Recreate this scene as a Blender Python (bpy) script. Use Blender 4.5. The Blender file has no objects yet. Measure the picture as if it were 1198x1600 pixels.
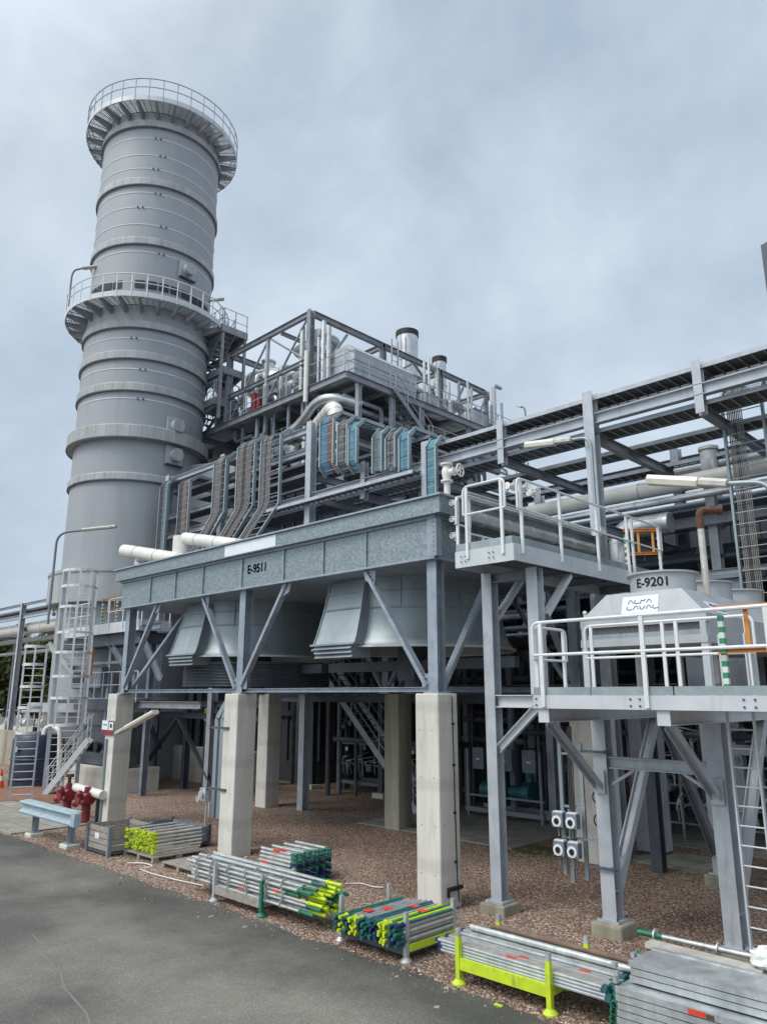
import bpy, math, random
from mathutils import Vector as V, Matrix
R = math.radians
random.seed(7)
S = bpy.context.scene
COL = S.collection
# ------------------------------------------------------------------ camera
cd = bpy.data.cameras.new('camera'); cam = bpy.data.objects.new('camera', cd); COL.objects.link(cam); S.camera = cam
cd.sensor_fit = 'VERTICAL'; cd.sensor_height = 36.0; cd.lens = 1170/1600*36.0; cd.clip_end = 3000; cd.clip_start = .1
F = V((-0.67998, 0.69398, 0.23667)); RT = V((0.71427, 0.69987, 0)); UP = V((0.16564, -0.16905, 0.97159))
m = Matrix.Identity(4)
for i in range(3): m[i][0] = RT[i]; m[i][1] = UP[i]; m[i][2] = -F[i]
m[0][3], m[1][3], m[2][3] = 0, 0, 4.0
cam.matrix_world = m
# ------------------------------------------------------------------ sky and sun
SUN_EL, SUN_AZ = R(52), V((-0.25, -1.0, 0)).normalized()
w = bpy.data.worlds.new('World'); S.world = w; w.use_nodes = True
nt = w.node_tree; N = nt.nodes; Lk = nt.links; N.clear()
def nd(t, **k):
    n = N.new(t)
    for a, b in k.items(): setattr(n, a, b)
    return n
sky = nd('ShaderNodeTexSky', sky_type='NISHITA', sun_disc=False, sun_elevation=SUN_EL)
sky.sun_rotation = math.atan2(SUN_AZ.x, SUN_AZ.y); sky.dust_density = 3.0
tc = nd('ShaderNodeTexCoord'); mp = nd('ShaderNodeMapping'); mp.inputs['Scale'].default_value = (1.0, 1.0, 1.15); mp.inputs['Location'].default_value = (.3, .1, .2)
n1 = nd('ShaderNodeTexNoise'); n1.inputs['Scale'].default_value = 3.4; n1.inputs['Detail'].default_value = 9; n1.inputs['Roughness'].default_value = .56
n1.inputs['Distortion'].default_value = .15
cr = nd('ShaderNodeValToRGB'); e = cr.color_ramp.elements
e[0].position = .30; e[0].color = (.37, .46, .565, 1); e[1].position = .70; e[1].color = (.61, .70, .795, 1)
dt = nd('ShaderNodeVectorMath', operation='DOT_PRODUCT')
dt.inputs[1].default_value = (SUN_AZ.x*math.cos(SUN_EL), SUN_AZ.y*math.cos(SUN_EL), math.sin(SUN_EL))
mr = nd('ShaderNodeMapRange'); mr.inputs[1].default_value = .45; mr.inputs[2].default_value = 1.; mr.inputs[3].default_value = 9.8; mr.inputs[4].default_value = 27.
sc_ = nd('ShaderNodeVectorMath', operation='SCALE'); mx = nd('ShaderNodeMixRGB'); mx.inputs[0].default_value = .9
bg = nd('ShaderNodeBackground'); bg.inputs['Strength'].default_value = .1; ou = nd('ShaderNodeOutputWorld')
Lk.new(tc.outputs['Generated'], mp.inputs['Vector']); Lk.new(mp.outputs[0], n1.inputs['Vector']); Lk.new(n1.outputs['Fac'], cr.inputs[0])
Lk.new(tc.outputs['Generated'], dt.inputs[0]); Lk.new(dt.outputs['Value'], mr.inputs[0])
mr2 = nd('ShaderNodeMapRange'); mr2.inputs[1].default_value = .3; Lk.new(dt.outputs['Value'], mr2.inputs[0])
warm = nd('ShaderNodeMixRGB', blend_type='MULTIPLY'); warm.inputs[2].default_value = (1.10, 1.0, .87, 1); Lk.new(mr2.outputs[0], warm.inputs[0]); Lk.new(cr.outputs[0], warm.inputs[1])
Lk.new(warm.outputs[0], sc_.inputs[0]); Lk.new(mr.outputs[0], sc_.inputs['Scale'])
Lk.new(sky.outputs[0], mx.inputs[1]); Lk.new(sc_.outputs[0], mx.inputs[2]); Lk.new(mx.outputs[0], bg.inputs['Color']); Lk.new(bg.outputs[0], ou.inputs[0])
sl = bpy.data.lights.new('sun', 'SUN'); sl.energy = 1.5; sl.angle = R(24); sl.color = (1, .94, .85)
so = bpy.data.objects.new('sun', sl); COL.objects.link(so)
sd = V((SUN_AZ.x*math.cos(SUN_EL), SUN_AZ.y*math.cos(SUN_EL), math.sin(SUN_EL)))
so.rotation_euler = sd.to_track_quat('Z', 'Y').to_euler()
S.view_settings.view_transform = 'Standard'; S.view_settings.look = 'None'; S.view_settings.exposure = 0.28; S.view_settings.gamma = 1
S.render.engine = 'CYCLES'; S.cycles.max_bounces = 6; S.cycles.diffuse_bounces = 3

# ------------------------------------------------------------------ materials
MATS = {}
def mat(name, c1, c2=None, rough=.6, metal=0., scale=3., bump=0., bscale=60., detail=5., streak=False, vor=None, lo=.35, hi=.65, grime=None, gs=1.1, gf=.6, bands=False):
    """two-tone procedural paint / metal with noise wear"""
    mm = bpy.data.materials.new(name); mm.use_nodes = True; t = mm.node_tree; n = t.nodes; l = t.links
    b = n['Principled BSDF']; b.inputs['Roughness'].default_value = rough; b.inputs['Metallic'].default_value = metal
    c2 = c2 or tuple(x*.78 for x in c1)
    tx = n.new('ShaderNodeTexCoord'); mpn = n.new('ShaderNodeMapping'); l.new(tx.outputs['Object'], mpn.inputs[0])
    if streak: mpn.inputs['Scale'].default_value = (1, 1, .12)
    if vor:
        ns = n.new('ShaderNodeTexVoronoi'); ns.inputs['Scale'].default_value = vor; src = ns.outputs['Color']
        sep = n.new('ShaderNodeSeparateColor'); l.new(src, sep.inputs[0]); src = sep.outputs[0]
    else:
        ns = n.new('ShaderNodeTexNoise'); ns.inputs['Scale'].default_value = scale; ns.inputs['Detail'].default_value = detail; ns.inputs['Roughness'].default_value = .65
        src = ns.outputs['Fac']
    l.new(mpn.outputs[0], ns.inputs['Vector'])
    rp = n.new('ShaderNodeValToRGB'); rp.color_ramp.elements[0].position = lo; rp.color_ramp.elements[1].position = hi
    rp.color_ramp.elements[0].color = (*c2, 1); rp.color_ramp.elements[1].color = (*c1, 1)
    l.new(src, rp.inputs[0]); colo = rp.outputs[0]
    if bands:
        wv = n.new('ShaderNodeTexWave'); wv.bands_direction = 'Z'; wv.inputs['Scale'].default_value = .21; wv.inputs['Distortion'].default_value = 1.2; wv.inputs['Detail'].default_value = 3; l.new(tx.outputs['Object'], wv.inputs['Vector'])
        wr = n.new('ShaderNodeValToRGB'); wr.color_ramp.elements[0].position = .90; wr.color_ramp.elements[1].position = .99; wr.color_ramp.elements[1].color = (.22, .22, .22, 1); l.new(wv.outputs['Fac'], wr.inputs[0])
        wm = n.new('ShaderNodeMixRGB'); wm.inputs[2].default_value = (.25, .24, .2, 1); l.new(wr.outputs[0], wm.inputs[0]); l.new(colo, wm.inputs[1]); colo = wm.outputs[0]
    if grime:
        gm_ = n.new('ShaderNodeMapping'); gm_.inputs['Scale'].default_value = (2.6, 2.6, .45); l.new(tx.outputs['Object'], gm_.inputs[0])
        gn = n.new('ShaderNodeTexNoise'); gn.inputs['Scale'].default_value = gs; gn.inputs['Detail'].default_value = 8; gn.inputs['Roughness'].default_value = .72; l.new(gm_.outputs[0], gn.inputs['Vector'])
        gr = n.new('ShaderNodeValToRGB'); gr.color_ramp.elements[0].position = .54; gr.color_ramp.elements[1].position = .76; gr.color_ramp.elements[1].color = (gf, gf, gf, 1); l.new(gn.outputs['Fac'], gr.inputs[0])
        gx = n.new('ShaderNodeMixRGB'); gx.inputs[2].default_value = (*grime, 1); l.new(gr.outputs[0], gx.inputs[0]); l.new(colo, gx.inputs[1]); colo = gx.outputs[0]
    l.new(colo, b.inputs['Base Color'])
    rn = n.new('ShaderNodeMapRange'); rn.inputs[3].default_value = max(.05, rough-.12); rn.inputs[4].default_value = min(1, rough+.12)
    l.new(src, rn.inputs[0]); l.new(rn.outputs[0], b.inputs['Roughness'])
    if bump:
        bn = n.new('ShaderNodeTexNoise'); bn.inputs['Scale'].default_value = bscale; bn.inputs['Detail'].default_value = 4
        l.new(tx.outputs['Object'], bn.inputs['Vector'])
        bu = n.new('ShaderNodeBump'); bu.inputs['Strength'].default_value = bump; bu.inputs['Distance'].default_value = .02
        l.new(bn.outputs['Fac'], bu.inputs['Height']); l.new(bu.outputs[0], b.inputs['Normal'])
    MATS[name] = mm; return mm
PAINT = mat('grey_steel_paint', (.43, .46, .505), (.32, .35, .39), .5, .1, 2.2, lo=.3, hi=.6, grime=(.17, .15, .13))
BLUEP = mat('blue_grey_steel', (.34, .39, .45), (.22, .26, .31), .48, .25, 3., lo=.3, hi=.65, grime=(.12, .11, .10), gs=1.8)
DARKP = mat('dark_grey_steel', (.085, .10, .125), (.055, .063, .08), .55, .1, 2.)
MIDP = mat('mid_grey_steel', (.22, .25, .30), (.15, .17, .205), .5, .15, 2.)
FRAMEP = mat('frame_grey_steel', (.30, .31, .34), (.20, .21, .235), .55, .15, 2.)
WHITEP = mat('white_rail_paint', (.72, .73, .74), (.62, .63, .64), .42, .0, 3., grime=(.34, .31, .26), gs=2.5, gf=.4)
HOODP = mat('cooler_hood_paint', (.43, .455, .48), (.36, .385, .41), .5, .05, 1.6, grime=(.22, .21, .19), gf=.4)
LPAINT = mat('light_grey_paint', (.56, .59, .62), (.48, .51, .54), .45, .05, 1.6, grime=(.28, .26, .22), gf=.45)
GALV = mat('spangled_galvanised_sheet', (.31, .365, .385), (.175, .22, .235), .46, .5, vor=24., lo=.1, hi=1.)
GALVP = mat('plain_galvanised_sheet', (.36, .415, .44), (.235, .28, .305), .48, .5, 1.4, streak=True, lo=.3, hi=.7, grime=(.12, .13, .135))
CLAD = mat('stack_cladding', (.335, .35, .375), (.285, .30, .325), .58, .1, .8, streak=True, lo=.3, hi=.7, grime=(.21, .21, .21), gs=.5, gf=.45)
CLADL = mat('stack_band_cladding', (.42, .43, .435), (.30, .31, .315), .58, .12, 1.2, streak=True, grime=(.2, .19, .17))
SILV = mat('aluminium_pipe_jacket', (.66, .68, .69), (.46, .48, .50), .32, .75, 1.5)
WPIPE = mat('white_pipe_jacket', (.74, .73, .69), (.62, .61, .57), .45, .05, 2.)
CONC = mat('pillar_concrete', (.63, .615, .57), (.50, .485, .44), .85, 0, 1.6, bump=.25, bscale=40, streak=True, lo=.3, hi=.62, grime=(.24, .23, .18), gs=1.4, gf=.55, bands=True)
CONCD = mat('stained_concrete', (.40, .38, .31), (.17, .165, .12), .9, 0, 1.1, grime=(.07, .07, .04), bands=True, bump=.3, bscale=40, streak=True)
RUST = mat('rusty_steel', (.16, .075, .05), (.08, .04, .03), .85, .1, 8.)
RED = mat('hydrant_red', (.27, .025, .035), (.15, .018, .025), .4, 0, 6.)
ORANGE = mat('safety_orange', (.62, .26, .04), (.48, .18, .03), .5, 0, 4.)
HIVIS = mat('fluorescent_yellow_paint', (.58, .74, .02), (.44, .56, .03), .5, 0, 5., grime=(.18, .19, .08), gs=4., gf=.7)
GREEN = mat('green_paint', (.02, .20, .12), (.012, .12, .075), .45, 0, 5.)
TEAL = mat('teal_paint', (.03, .16, .17), (.02, .09, .11), .45, 0, 5.)
NAVY = mat('navy_paint', (.02, .04, .17), (.012, .025, .09), .45, 0, 5.)
CABLE = mat('grey_cable_jacket', (.25, .235, .23), (.15, .14, .138), .6, 0, 9.)
CABLED = mat('dark_cable_jacket', (.09, .09, .095), (.05, .05, .055), .6, 0, 9.)
CBLUE = mat('blue_cable_jacket', (.12, .33, .48), (.08, .22, .34), .5, 0, 9.)
CCYAN = mat('pale_blue_cable_jacket', (.17, .40, .48), (.11, .28, .36), .5, 0, 9.)
CRED = mat('brown_red_cable_jacket', (.30, .16, .14), (.2, .1, .09), .5, 0, 9.)
BLACK = mat('black_rubber', (.02, .02, .022), (.012, .012, .014), .6)
INK = mat('black_lettering', (.025, .028, .035), None, .5)
LOGOB = mat('logo_blue', (.03, .06, .24), None, .4)
PANELW = mat('white_plate', (.74, .78, .82), (.68, .72, .77), .4, 0, 3.)
WOODG = mat('weathered_grey_wood', (.36, .33, .30), (.23, .21, .19), .85, 0, 7., streak=False)
WOODB = mat('brown_plank_wood', (.21, .145, .11), (.13, .09, .07), .85, 0, 6.)
TUBE = mat('galvanised_tube', (.60, .62, .61), (.40, .42, .42), .42, .5, 5., grime=(.24, .20, .17), gs=3.)
TUBEB = mat('worn_pale_tube', (.62, .60, .55), (.45, .43, .40), .5, .2, 6.)
DECKS = mat('galvanised_deck', (.56, .59, .60), (.36, .39, .41), .46, .5, 4., grime=(.22, .21, .2), gs=3.)
STICK = mat('red_sticker', (.75, .06, .03), None, .5)
LAMPW = mat('cream_lamp_cover', (.72, .69, .60), (.62, .59, .5), .35, 0, 3.)
WSTRIPE = mat('white_stripe', (.75, .78, .76), None, .4)
GSTRIPE = mat('green_stripe', (.02, .28, .14), None, .4)
REDF = mat('extinguisher_red', (.45, .015, .015), None, .35)
LIMEC = mat('lime_lamp_cap', (.35, .62, .08), None, .4)
LEAF = mat('leaf_green', (.14, .17, .05), (.05, .08, .025), .7, 0, 1.2)
BARK = mat('bark', (.10, .08, .06), None, .9)
BRICKP = mat('red_brown_paving', (.27, .14, .09), (.19, .10, .07), .85, 0, 4., bump=.3)
PLAST = mat('white_plastic_film', (.78, .78, .77), (.66, .66, .66), .35, 0, 4.)
GRATE = mat('grating_galvanised', (.36, .39, .40), (.26, .28, .30), .55, .4, 8.)
TOE = mat('toe_board_galvanised', (.34, .40, .42), (.25, .30, .32), .5, .45, 3.)

WET0 = 34.3   # damp strip of asphalt next to the stones, in the road's own coordinates
def ground_mat(name, kind):
    mm = bpy.data.materials.new(name); mm.use_nodes = True; t = mm.node_tree; n = t.nodes; l = t.links; b = n['Principled BSDF']
    tx = n.new('ShaderNodeTexCoord'); vec = tx.outputs['Object']
    def noise(s, d=5, r=.6):
        q = n.new('ShaderNodeTexNoise'); q.inputs['Scale'].default_value = s; q.inputs['Detail'].default_value = d; q.inputs['Roughness'].default_value = r; l.new(vec, q.inputs['Vector']); return q.outputs['Fac']
    def ramp(src, stops):
        q = n.new('ShaderNodeValToRGB'); el = q.color_ramp.elements
        el[0].position, el[0].color = stops[0][0], (*stops[0][1], 1); el[1].position, el[1].color = stops[-1][0], (*stops[-1][1], 1)
        for p, c in stops[1:-1]: x = el.new(p); x.color = (*c, 1)
        l.new(src, q.inputs[0]); return q.outputs[0]
    def mix(f, a, c, mode='MIX', fac=None):
        q = n.new('ShaderNodeMixRGB'); q.blend_type = mode
        if fac is not None: q.inputs[0].default_value = fac
        else: l.new(f, q.inputs[0])
        for k, s in ((1, a), (2, c)):
            if isinstance(s, tuple): q.inputs[k].default_value = (*s, 1)
            else: l.new(s, q.inputs[k])
        return q.outputs[0]
    def bump(src, st, dist):
        q = n.new('ShaderNodeBump'); q.inputs['Strength'].default_value = st; q.inputs['Distance'].default_value = dist; l.new(src, q.inputs['Height']); l.new(q.outputs[0], b.inputs['Normal'])
    b.inputs['Roughness'].default_value = .9
    if kind == 'gravel':
        v = n.new('ShaderNodeTexVoronoi'); v.inputs['Scale'].default_value = 27; l.new(vec, v.inputs['Vector'])
        sp = n.new('ShaderNodeSeparateColor'); l.new(v.outputs['Color'], sp.inputs[0])
        c = ramp(sp.outputs[0], [(0, (.13, .078, .055)), (.35, (.27, .175, .13)), (.7, (.41, .295, .235)), (1, (.66, .55, .47))])
        edge = ramp(v.outputs['Distance'], [(.0, (1, 1, 1)), (.5, (.9, .9, .9)), (.85, (.35, .33, .32))])
        c = mix(None, c, edge, 'MULTIPLY', .8)
        big = noise(.35, 4)
        c = mix(ramp(big, [(.4, (0, 0, 0)), (.65, (.7, .7, .7))]), c, mix(None, c, (.55, .50, .44), 'MULTIPLY', 1.))
        mo = n.new('ShaderNodeTexNoise'); mo.inputs['Scale'].default_value = .5; mo.inputs['Detail'].default_value = 3; l.new(vec, mo.inputs['Vector'])
        l.new(c, b.inputs['Base Color']); bump(v.outputs['Distance'], .9, -.03)
    elif kind == 'asphalt':
        v = n.new('ShaderNodeTexVoronoi'); v.inputs['Scale'].default_value = 75; l.new(vec, v.inputs['Vector'])
        sp = n.new('ShaderNodeSeparateColor'); l.new(v.outputs['Color'], sp.inputs[0])
        c = ramp(sp.outputs[0], [(0, (.115, .112, .104)), (.6, (.158, .153, .142)), (.95, (.195, .19, .172)), (1, (.28, .27, .245))])
        big = noise(.30, 6, .62); c = mix(ramp(big, [(.38, (0, 0, 0)), (.62, (1, 1, 1))]), mix(None, c, (.60, .60, .60), 'MULTIPLY', 1.), mix(None, c, (1.28, 1.25, 1.19), 'MULTIPLY', 1.))
        sx = n.new('ShaderNodeSeparateXYZ'); l.new(tx.outputs['Object'], sx.inputs[0])
        wob = n.new('ShaderNodeMath'); wob.operation = 'MULTIPLY_ADD'; wob.inputs[1].default_value = 3.2; l.new(noise(.55, 6, .6), wob.inputs[0]); l.new(sx.outputs['Y'], wob.inputs[2])
        wet = n.new('ShaderNodeMapRange'); wet.inputs[1].default_value = WET0; wet.inputs[2].default_value = WET0+1.3; wet.inputs[4].default_value = .8; l.new(wob.outputs[0], wet.inputs[0])
        c = mix(wet.outputs[0], c, mix(None, c, (.56, .57, .58), 'MULTIPLY', 1.))
        dirt = noise(1.4, 7, .7); c = mix(ramp(dirt, [(.55, (0, 0, 0)), (.75, (.4, .4, .4))]), c, (.14, .125, .10))
        l.new(c, b.inputs['Base Color']); bump(v.outputs['Distance'], .5, .008); b.inputs['Roughness'].default_value = .82
    else:
        br = n.new('ShaderNodeTexBrick'); br.inputs['Scale'].default_value = 1.0; br.offset = .5
        br.inputs['Brick Width'].default_value = .6; br.inputs['Row Height'].default_value = .6; br.inputs['Mortar Size'].default_value = .012
        br.inputs['Color1'].default_value = (.33, .32, .285, 1); br.inputs['Color2'].default_value = (.26, .25, .225, 1); br.inputs['Mortar'].default_value = (.10, .095, .07, 1)
        l.new(vec, br.inputs['Vector'])
        c = mix(ramp(noise(1.5, 6), [(.45, (0, 0, 0)), (.7, (.7, .7, .7))]), br.outputs['Color'], (.17, .165, .13))
        l.new(c, b.inputs['Base Color']); bump(br.outputs['Fac'], .4, -.01)
    return mm
GRAVEL = ground_mat('gravel', 'gravel'); ASPH = ground_mat('asphalt', 'asphalt'); PAVE = ground_mat('paving_slabs', 'pave')
MOSS = mat('mossy_ground', (.115, .115, .05), (.07, .065, .035), .95, 0, 3., bump=.4)

# ------------------------------------------------------------------ mesh builder
LOC = {}
class MB:
    def __init__(s): s.v = []; s.f = []; s.sm = []
    def face(s, idx, sm=False): s.f.append(tuple(idx)); s.sm.append(sm)
    def add(s, vs, fs, sm=False):
        o = len(s.v); s.v += [V(p) for p in vs]
        for q in fs: s.face([o+i for i in q], sm)
        return s
    def box(s, x0, x1, y0, y1, z0, z1):
        return s.add([(x0,y0,z0),(x1,y0,z0),(x1,y1,z0),(x0,y1,z0),(x0,y0,z1),(x1,y0,z1),(x1,y1,z1),(x0,y1,z1)],
              [(0,3,2,1),(4,5,6,7),(0,1,5,4),(1,2,6,5),(2,3,7,6),(3,0,4,7)])
    def frame(s, p0, p1, up=(0,0,1)):
        a = (V(p1)-V(p0)).normalized(); u = V(up)
        if abs(a.dot(u)) > .99: u = V((0,1,0)) if abs(a.y) < .9 else V((1,0,0))
        sd_ = a.cross(u).normalized(); u = sd_.cross(a).normalized(); return a, sd_, u
    def sweep(s, p0, p1, poly, up=(0,0,1)):
        """straight extrusion of a 2-D outline (side, up)"""
        a, b, u = s.frame(p0, p1, up); n = len(poly); vs = []
        for p in (V(p0), V(p1)): vs += [p+b*x+u*y for x, y in poly]
        fs = [(i, (i+1) % n, n+(i+1) % n, n+i) for i in range(n)] + [tuple(range(n-1, -1, -1)), tuple(range(n, 2*n))]
        return s.add(vs, fs)
    def bar(s, p0, p1, w_, h_=None, up=(0,0,1)):
        h_ = h_ or w_; return s.sweep(p0, p1, [(-w_/2,-h_/2),(w_/2,-h_/2),(w_/2,h_/2),(-w_/2,h_/2)], up)
    def ibeam(s, p0, p1, h, b_, tf=.018, tw=.012, up=(0,0,1)):
        H, B, W = h/2, b_/2, tw/2
        return s.sweep(p0, p1, [(-B,-H),(B,-H),(B,-H+tf),(W,-H+tf),(W,H-tf),(B,H-tf),(B,H),(-B,H),(-B,H-tf),(-W,H-tf),(-W,-H+tf),(-B,-H+tf)], up)
    def chan(s, p0, p1, h, b_, t=.012, up=(0,0,1)):
        H = h/2
        return s.sweep(p0, p1, [(0,-H),(b_,-H),(b_,-H+t),(t,-H+t),(t,H-t),(b_,H-t),(b_,H),(0,H)], up)
    def angle(s, p0, p1, a_, t=.012, up=(0,0,1)):
        return s.sweep(p0, p1, [(0,0),(a_,0),(a_,t),(t,t),(t,a_),(0,a_)], up)
    def tube(s, pts, r, n=10, caps=True, r2=None):
        pts = [V(p) for p in pts]; k = len(pts); rings = []
        d0 = (pts[1]-pts[0]).normalized(); ref = V((0,0,1)) if abs(d0.z) < .9 else V((1,0,0))
        u = d0.cross(ref).normalized()
        for i, p in enumerate(pts):
            if i == 0: d = d0
            elif i == k-1: d = (pts[-1]-pts[-2]).normalized()
            else: d = ((pts[i+1]-p).normalized()+(p-pts[i-1]).normalized()).normalized()
            u = (u-d*u.dot(d)).normalized(); w_ = d.cross(u)
            rr = r if r2 is None else r+(r2-r)*i/(k-1)
            rings.append([p+u*math.cos(2*math.pi*j/n)*rr+w_*math.sin(2*math.pi*j/n)*rr for j in range(n)])
        o = len(s.v)
        for q in rings: s.v += q
        for i in range(k-1):
            for j in range(n): s.face([o+i*n+j, o+i*n+(j+1) % n, o+(i+1)*n+(j+1) % n, o+(i+1)*n+j], True)
        if caps: s.face(range(o+n-1, o-1, -1)); s.face(range(o+(k-1)*n, o+k*n))
        return s
    def lathe(s, prof, c, n=32, axis=(0,0,1), sm=True, a0=0, a1=2*math.pi, closed=False):
        ax = V(axis).normalized(); ref = V((1,0,0)) if abs(ax.x) < .9 else V((0,1,0))
        u = (ref-ax*ref.dot(ax)).normalized(); w_ = ax.cross(u); c = V(c); o = len(s.v); full = abs(a1-a0-2*math.pi) < 1e-4
        m_ = n if full else n+1
        for r_, z_ in prof:
            for j in range(m_):
                t = a0+(a1-a0)*j/n; s.v.append(c+ax*z_+(u*math.cos(t)+w_*math.sin(t))*r_)
        k = len(prof)
        for i in range(k if closed else k-1):
            i2 = (i+1) % k
            for j in range(n): s.face([o+i*m_+j, o+i*m_+(j+1) % m_, o+i2*m_+(j+1) % m_, o+i2*m_+j], sm)
        return s
    def cyl(s, c, r, h, n=20, axis=(0,0,1), r2=None):
        r2 = r if r2 is None else r2
        return s.lathe([(0,0),(r,0),(r,.0),(r2,h),(r2,h),(0,h)], c, n, axis, sm=True)
    def ball(s, c, r, n=12, sq=1):
        return s.lathe([(max(1e-4, r*math.sin(math.pi*i/8)), -r*sq*math.cos(math.pi*i/8)) for i in range(9)], c, n)
    def prism(s, pts, d):
        pts = [V(p) for p in pts]; d = V(d); n = len(pts)
        return s.add(pts+[p+d for p in pts], [tuple(range(n-1,-1,-1)), tuple(range(n,2*n))]+[(i,(i+1)%n,n+(i+1)%n,n+i) for i in range(n)])
    def build(s, name, mt, parent=None, label=None, bevel=0):
        loc = V((0,0,0)); pl = V((0,0,0))
        if parent is not None: pl = LOC[parent.name]
        if parent is None and s.v:
            xs = [p.x for p in s.v]; ys = [p.y for p in s.v]; zs = [p.z for p in s.v]
            loc = V(((min(xs)+max(xs))/2, (min(ys)+max(ys))/2, min(zs)))
        wl = loc if parent is None else pl
        me = bpy.data.meshes.new(name); me.from_pydata([p-wl for p in s.v], [], s.f)
        for p, f_ in zip(me.polygons, s.sm): p.use_smooth = f_
        import bmesh
        bm = bmesh.new(); bm.from_mesh(me); bmesh.ops.recalc_face_normals(bm, faces=bm.faces); bm.to_mesh(me); bm.free()
        if any(s.sm): me.set_sharp_from_angle(angle=R(40))
        me.materials.append(mt); o = bpy.data.objects.new(name, me); COL.objects.link(o)
        if parent is not None: o.parent = parent
        else: o.location = loc
        LOC[o.name] = V(wl)
        if label: o['label'] = label
        if bevel:
            bv = o.modifiers.new('bevel', 'BEVEL'); bv.width = bevel; bv.segments = 2; bv.limit_method = 'ANGLE'; bv.angle_limit = R(50)
        return o
def islands(b, name, mt, parent, bevel=0):
    """build every connected piece of b as a part of its own"""
    par = list(range(len(b.v)))
    def fd(i):
        while par[i] != i: par[i] = par[par[i]]; i = par[i]
        return i
    for f in b.f:
        for j in f[1:]: par[fd(j)] = fd(f[0])
    gr = {}
    for f, s_ in zip(b.f, b.sm): gr.setdefault(fd(f[0]), []).append((f, s_))
    for fs in gr.values():
        q = MB(); mp_ = {}
        for f, s_ in fs:
            for i in f:
                if i not in mp_: mp_[i] = len(q.v); q.v.append(b.v[i])
            q.face([mp_[i] for i in f], s_)
        q.build(name, mt, parent, bevel=bevel)
def thing(name, label, cat, loc=(0,0,0), group=None):
    o = bpy.data.objects.new(name, None); COL.objects.link(o); o.location = loc; o.empty_display_size = .3
    LOC[o.name] = V(loc); o['label'] = label; o['category'] = cat
    if group: o['group'] = group
    return o
def tag(o, label, cat, group=None):
    o['label'] = label; o['category'] = cat
    if group: o['group'] = group
    return o
def struct(o): o['kind'] = 'structure'; return o
def arc(p0, pc, p1, n=6):
    p0, pc, p1 = V(p0), V(pc), V(p1); return [p0*(1-t)**2+pc*2*t*(1-t)+p1*t*t for t in [i/n for i in range(n+1)]]
def path(pts, rad, n=6):
    """poly-line with rounded corners"""
    pts = [V(p) for p in pts]; out = [pts[0]]
    for a, b, c in zip(pts, pts[1:], pts[2:]):
        d1 = min(rad, (a-b).length*.49); d2 = min(rad, (c-b).length*.49)
        out += arc(b+(a-b).normalized()*d1, b, b+(c-b).normalized()*d2, n)
    return out+[pts[-1]]
def text_mesh(txt, size, depth=.004):
    cu = bpy.data.curves.new('lettering', 'FONT'); cu.body = txt; cu.size = size; cu.extrude = depth; cu.offset = size*.022; cu.align_x = 'CENTER'; cu.align_y = 'CENTER'
    o = bpy.data.objects.new('lettering', cu); COL.objects.link(o); bpy.context.view_layer.update()
    me = bpy.data.meshes.new_from_object(o.evaluated_get(bpy.context.evaluated_depsgraph_get()))
    vs = [v.co.copy() for v in me.vertices]; fs = [tuple(p.vertices) for p in me.polygons]
    bpy.data.objects.remove(o); bpy.data.curves.remove(cu); bpy.data.meshes.remove(me); return vs, fs
def letters(name, txt, size, fn, mt, parent, sx=1.):
    vs, fs = text_mesh(txt, size); b = MB(); b.add([fn(v.x*sx, v.y, v.z) for v in vs], fs); return b.build(name, mt, parent)
def railing(mb, pts, h=1.1, step=1.6, r=.024, mid=.55, posts=True, ends=True, n=8):
    """tubular guard rail over a deck poly-line: posts, top rail and knee rail"""
    pts = [V(p) for p in pts]; top = [p+V((0,0,h)) for p in pts]; md = [p+V((0,0,mid)) for p in pts]
    if ends and len(pts) >= 2:
        a = path([md[0]]+[top[0]]+top[1:]+[md[-1]], .14); mb.tube(a, r, n)
    else: mb.tube(path(top, .12), r, n)
    mb.tube(path(md, .1), r*.9, n)
    if posts:
        for a, b in zip(pts, pts[1:]):
            k = max(1, round((b-a).length/step))
            for i in range(k+1):
                t = (i+.08 if i == 0 else i-.08 if i == k else i)/k
                p = a.lerp(b, t); mb.bar(p-V((0,0,.18)), p+V((0,0,h-.01)), r*2.3, r*1.5)
    return mb

# ================================================================== SETTING
g = MB(); g.box(-400, 300, 9.12, 600, -.5, 0); struct(g.build('ground', GRAVEL))
# asphalt with a slightly ragged border against the stones
random.seed(3); pts = [(-400, -60, .004), (60, -60, .004)]
x = 60.
edge = []
while x > -60: edge.append((x, 9.13+random.uniform(-.06, .06)+.06*math.sin(x*1.3)+.05*math.sin(x*3.7+1), .004)); x -= .16
edge.append((-400, 9.12, .004)); b = MB()
for (xa, ya, _), (xb, yb, _) in zip(edge, edge[1:]):
    o = len(b.v); b.v += [V((xa, -60, .004)), V((xa, ya, .004)), V((xb, yb, .004)), V((xb, -60, .004))]; b.face((o, o+1, o+2, o+3))
struct(b.build('road', ASPH))
b = MB(); b.box(-31.5, -24.3, 9.2, 11.9, -.1, .035); struct(b.build('pavement', PAVE))
b = MB(); random.seed(6)
pj = [(-14.2+.55*k, 5.9-.12*k+.04*math.sin(k*2.1), .0075) for k in range(15)]
for k in range(14):
    p, q = V(pj[k]), V(pj[k+1]); o = len(b.v); b.v += [p, q, q+V((0, .035, 0)), p+V((0, .035, 0))]; b.face((o, o+1, o+2, o+3))
q = b.build('road_joint', mat('road_joint_sealer', (.21, .205, .185), (.15, .147, .135), .9, 0, 12.)); q['kind'] = 'structure'
b = MB(); b.box(-50, -31.6, 9.6, 14.5, -.1, .03); b.box(-31.6, -29.8, 12.0, 14.5, -.1, .03); struct(b.build('brick_paving', BRICKP))
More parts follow.
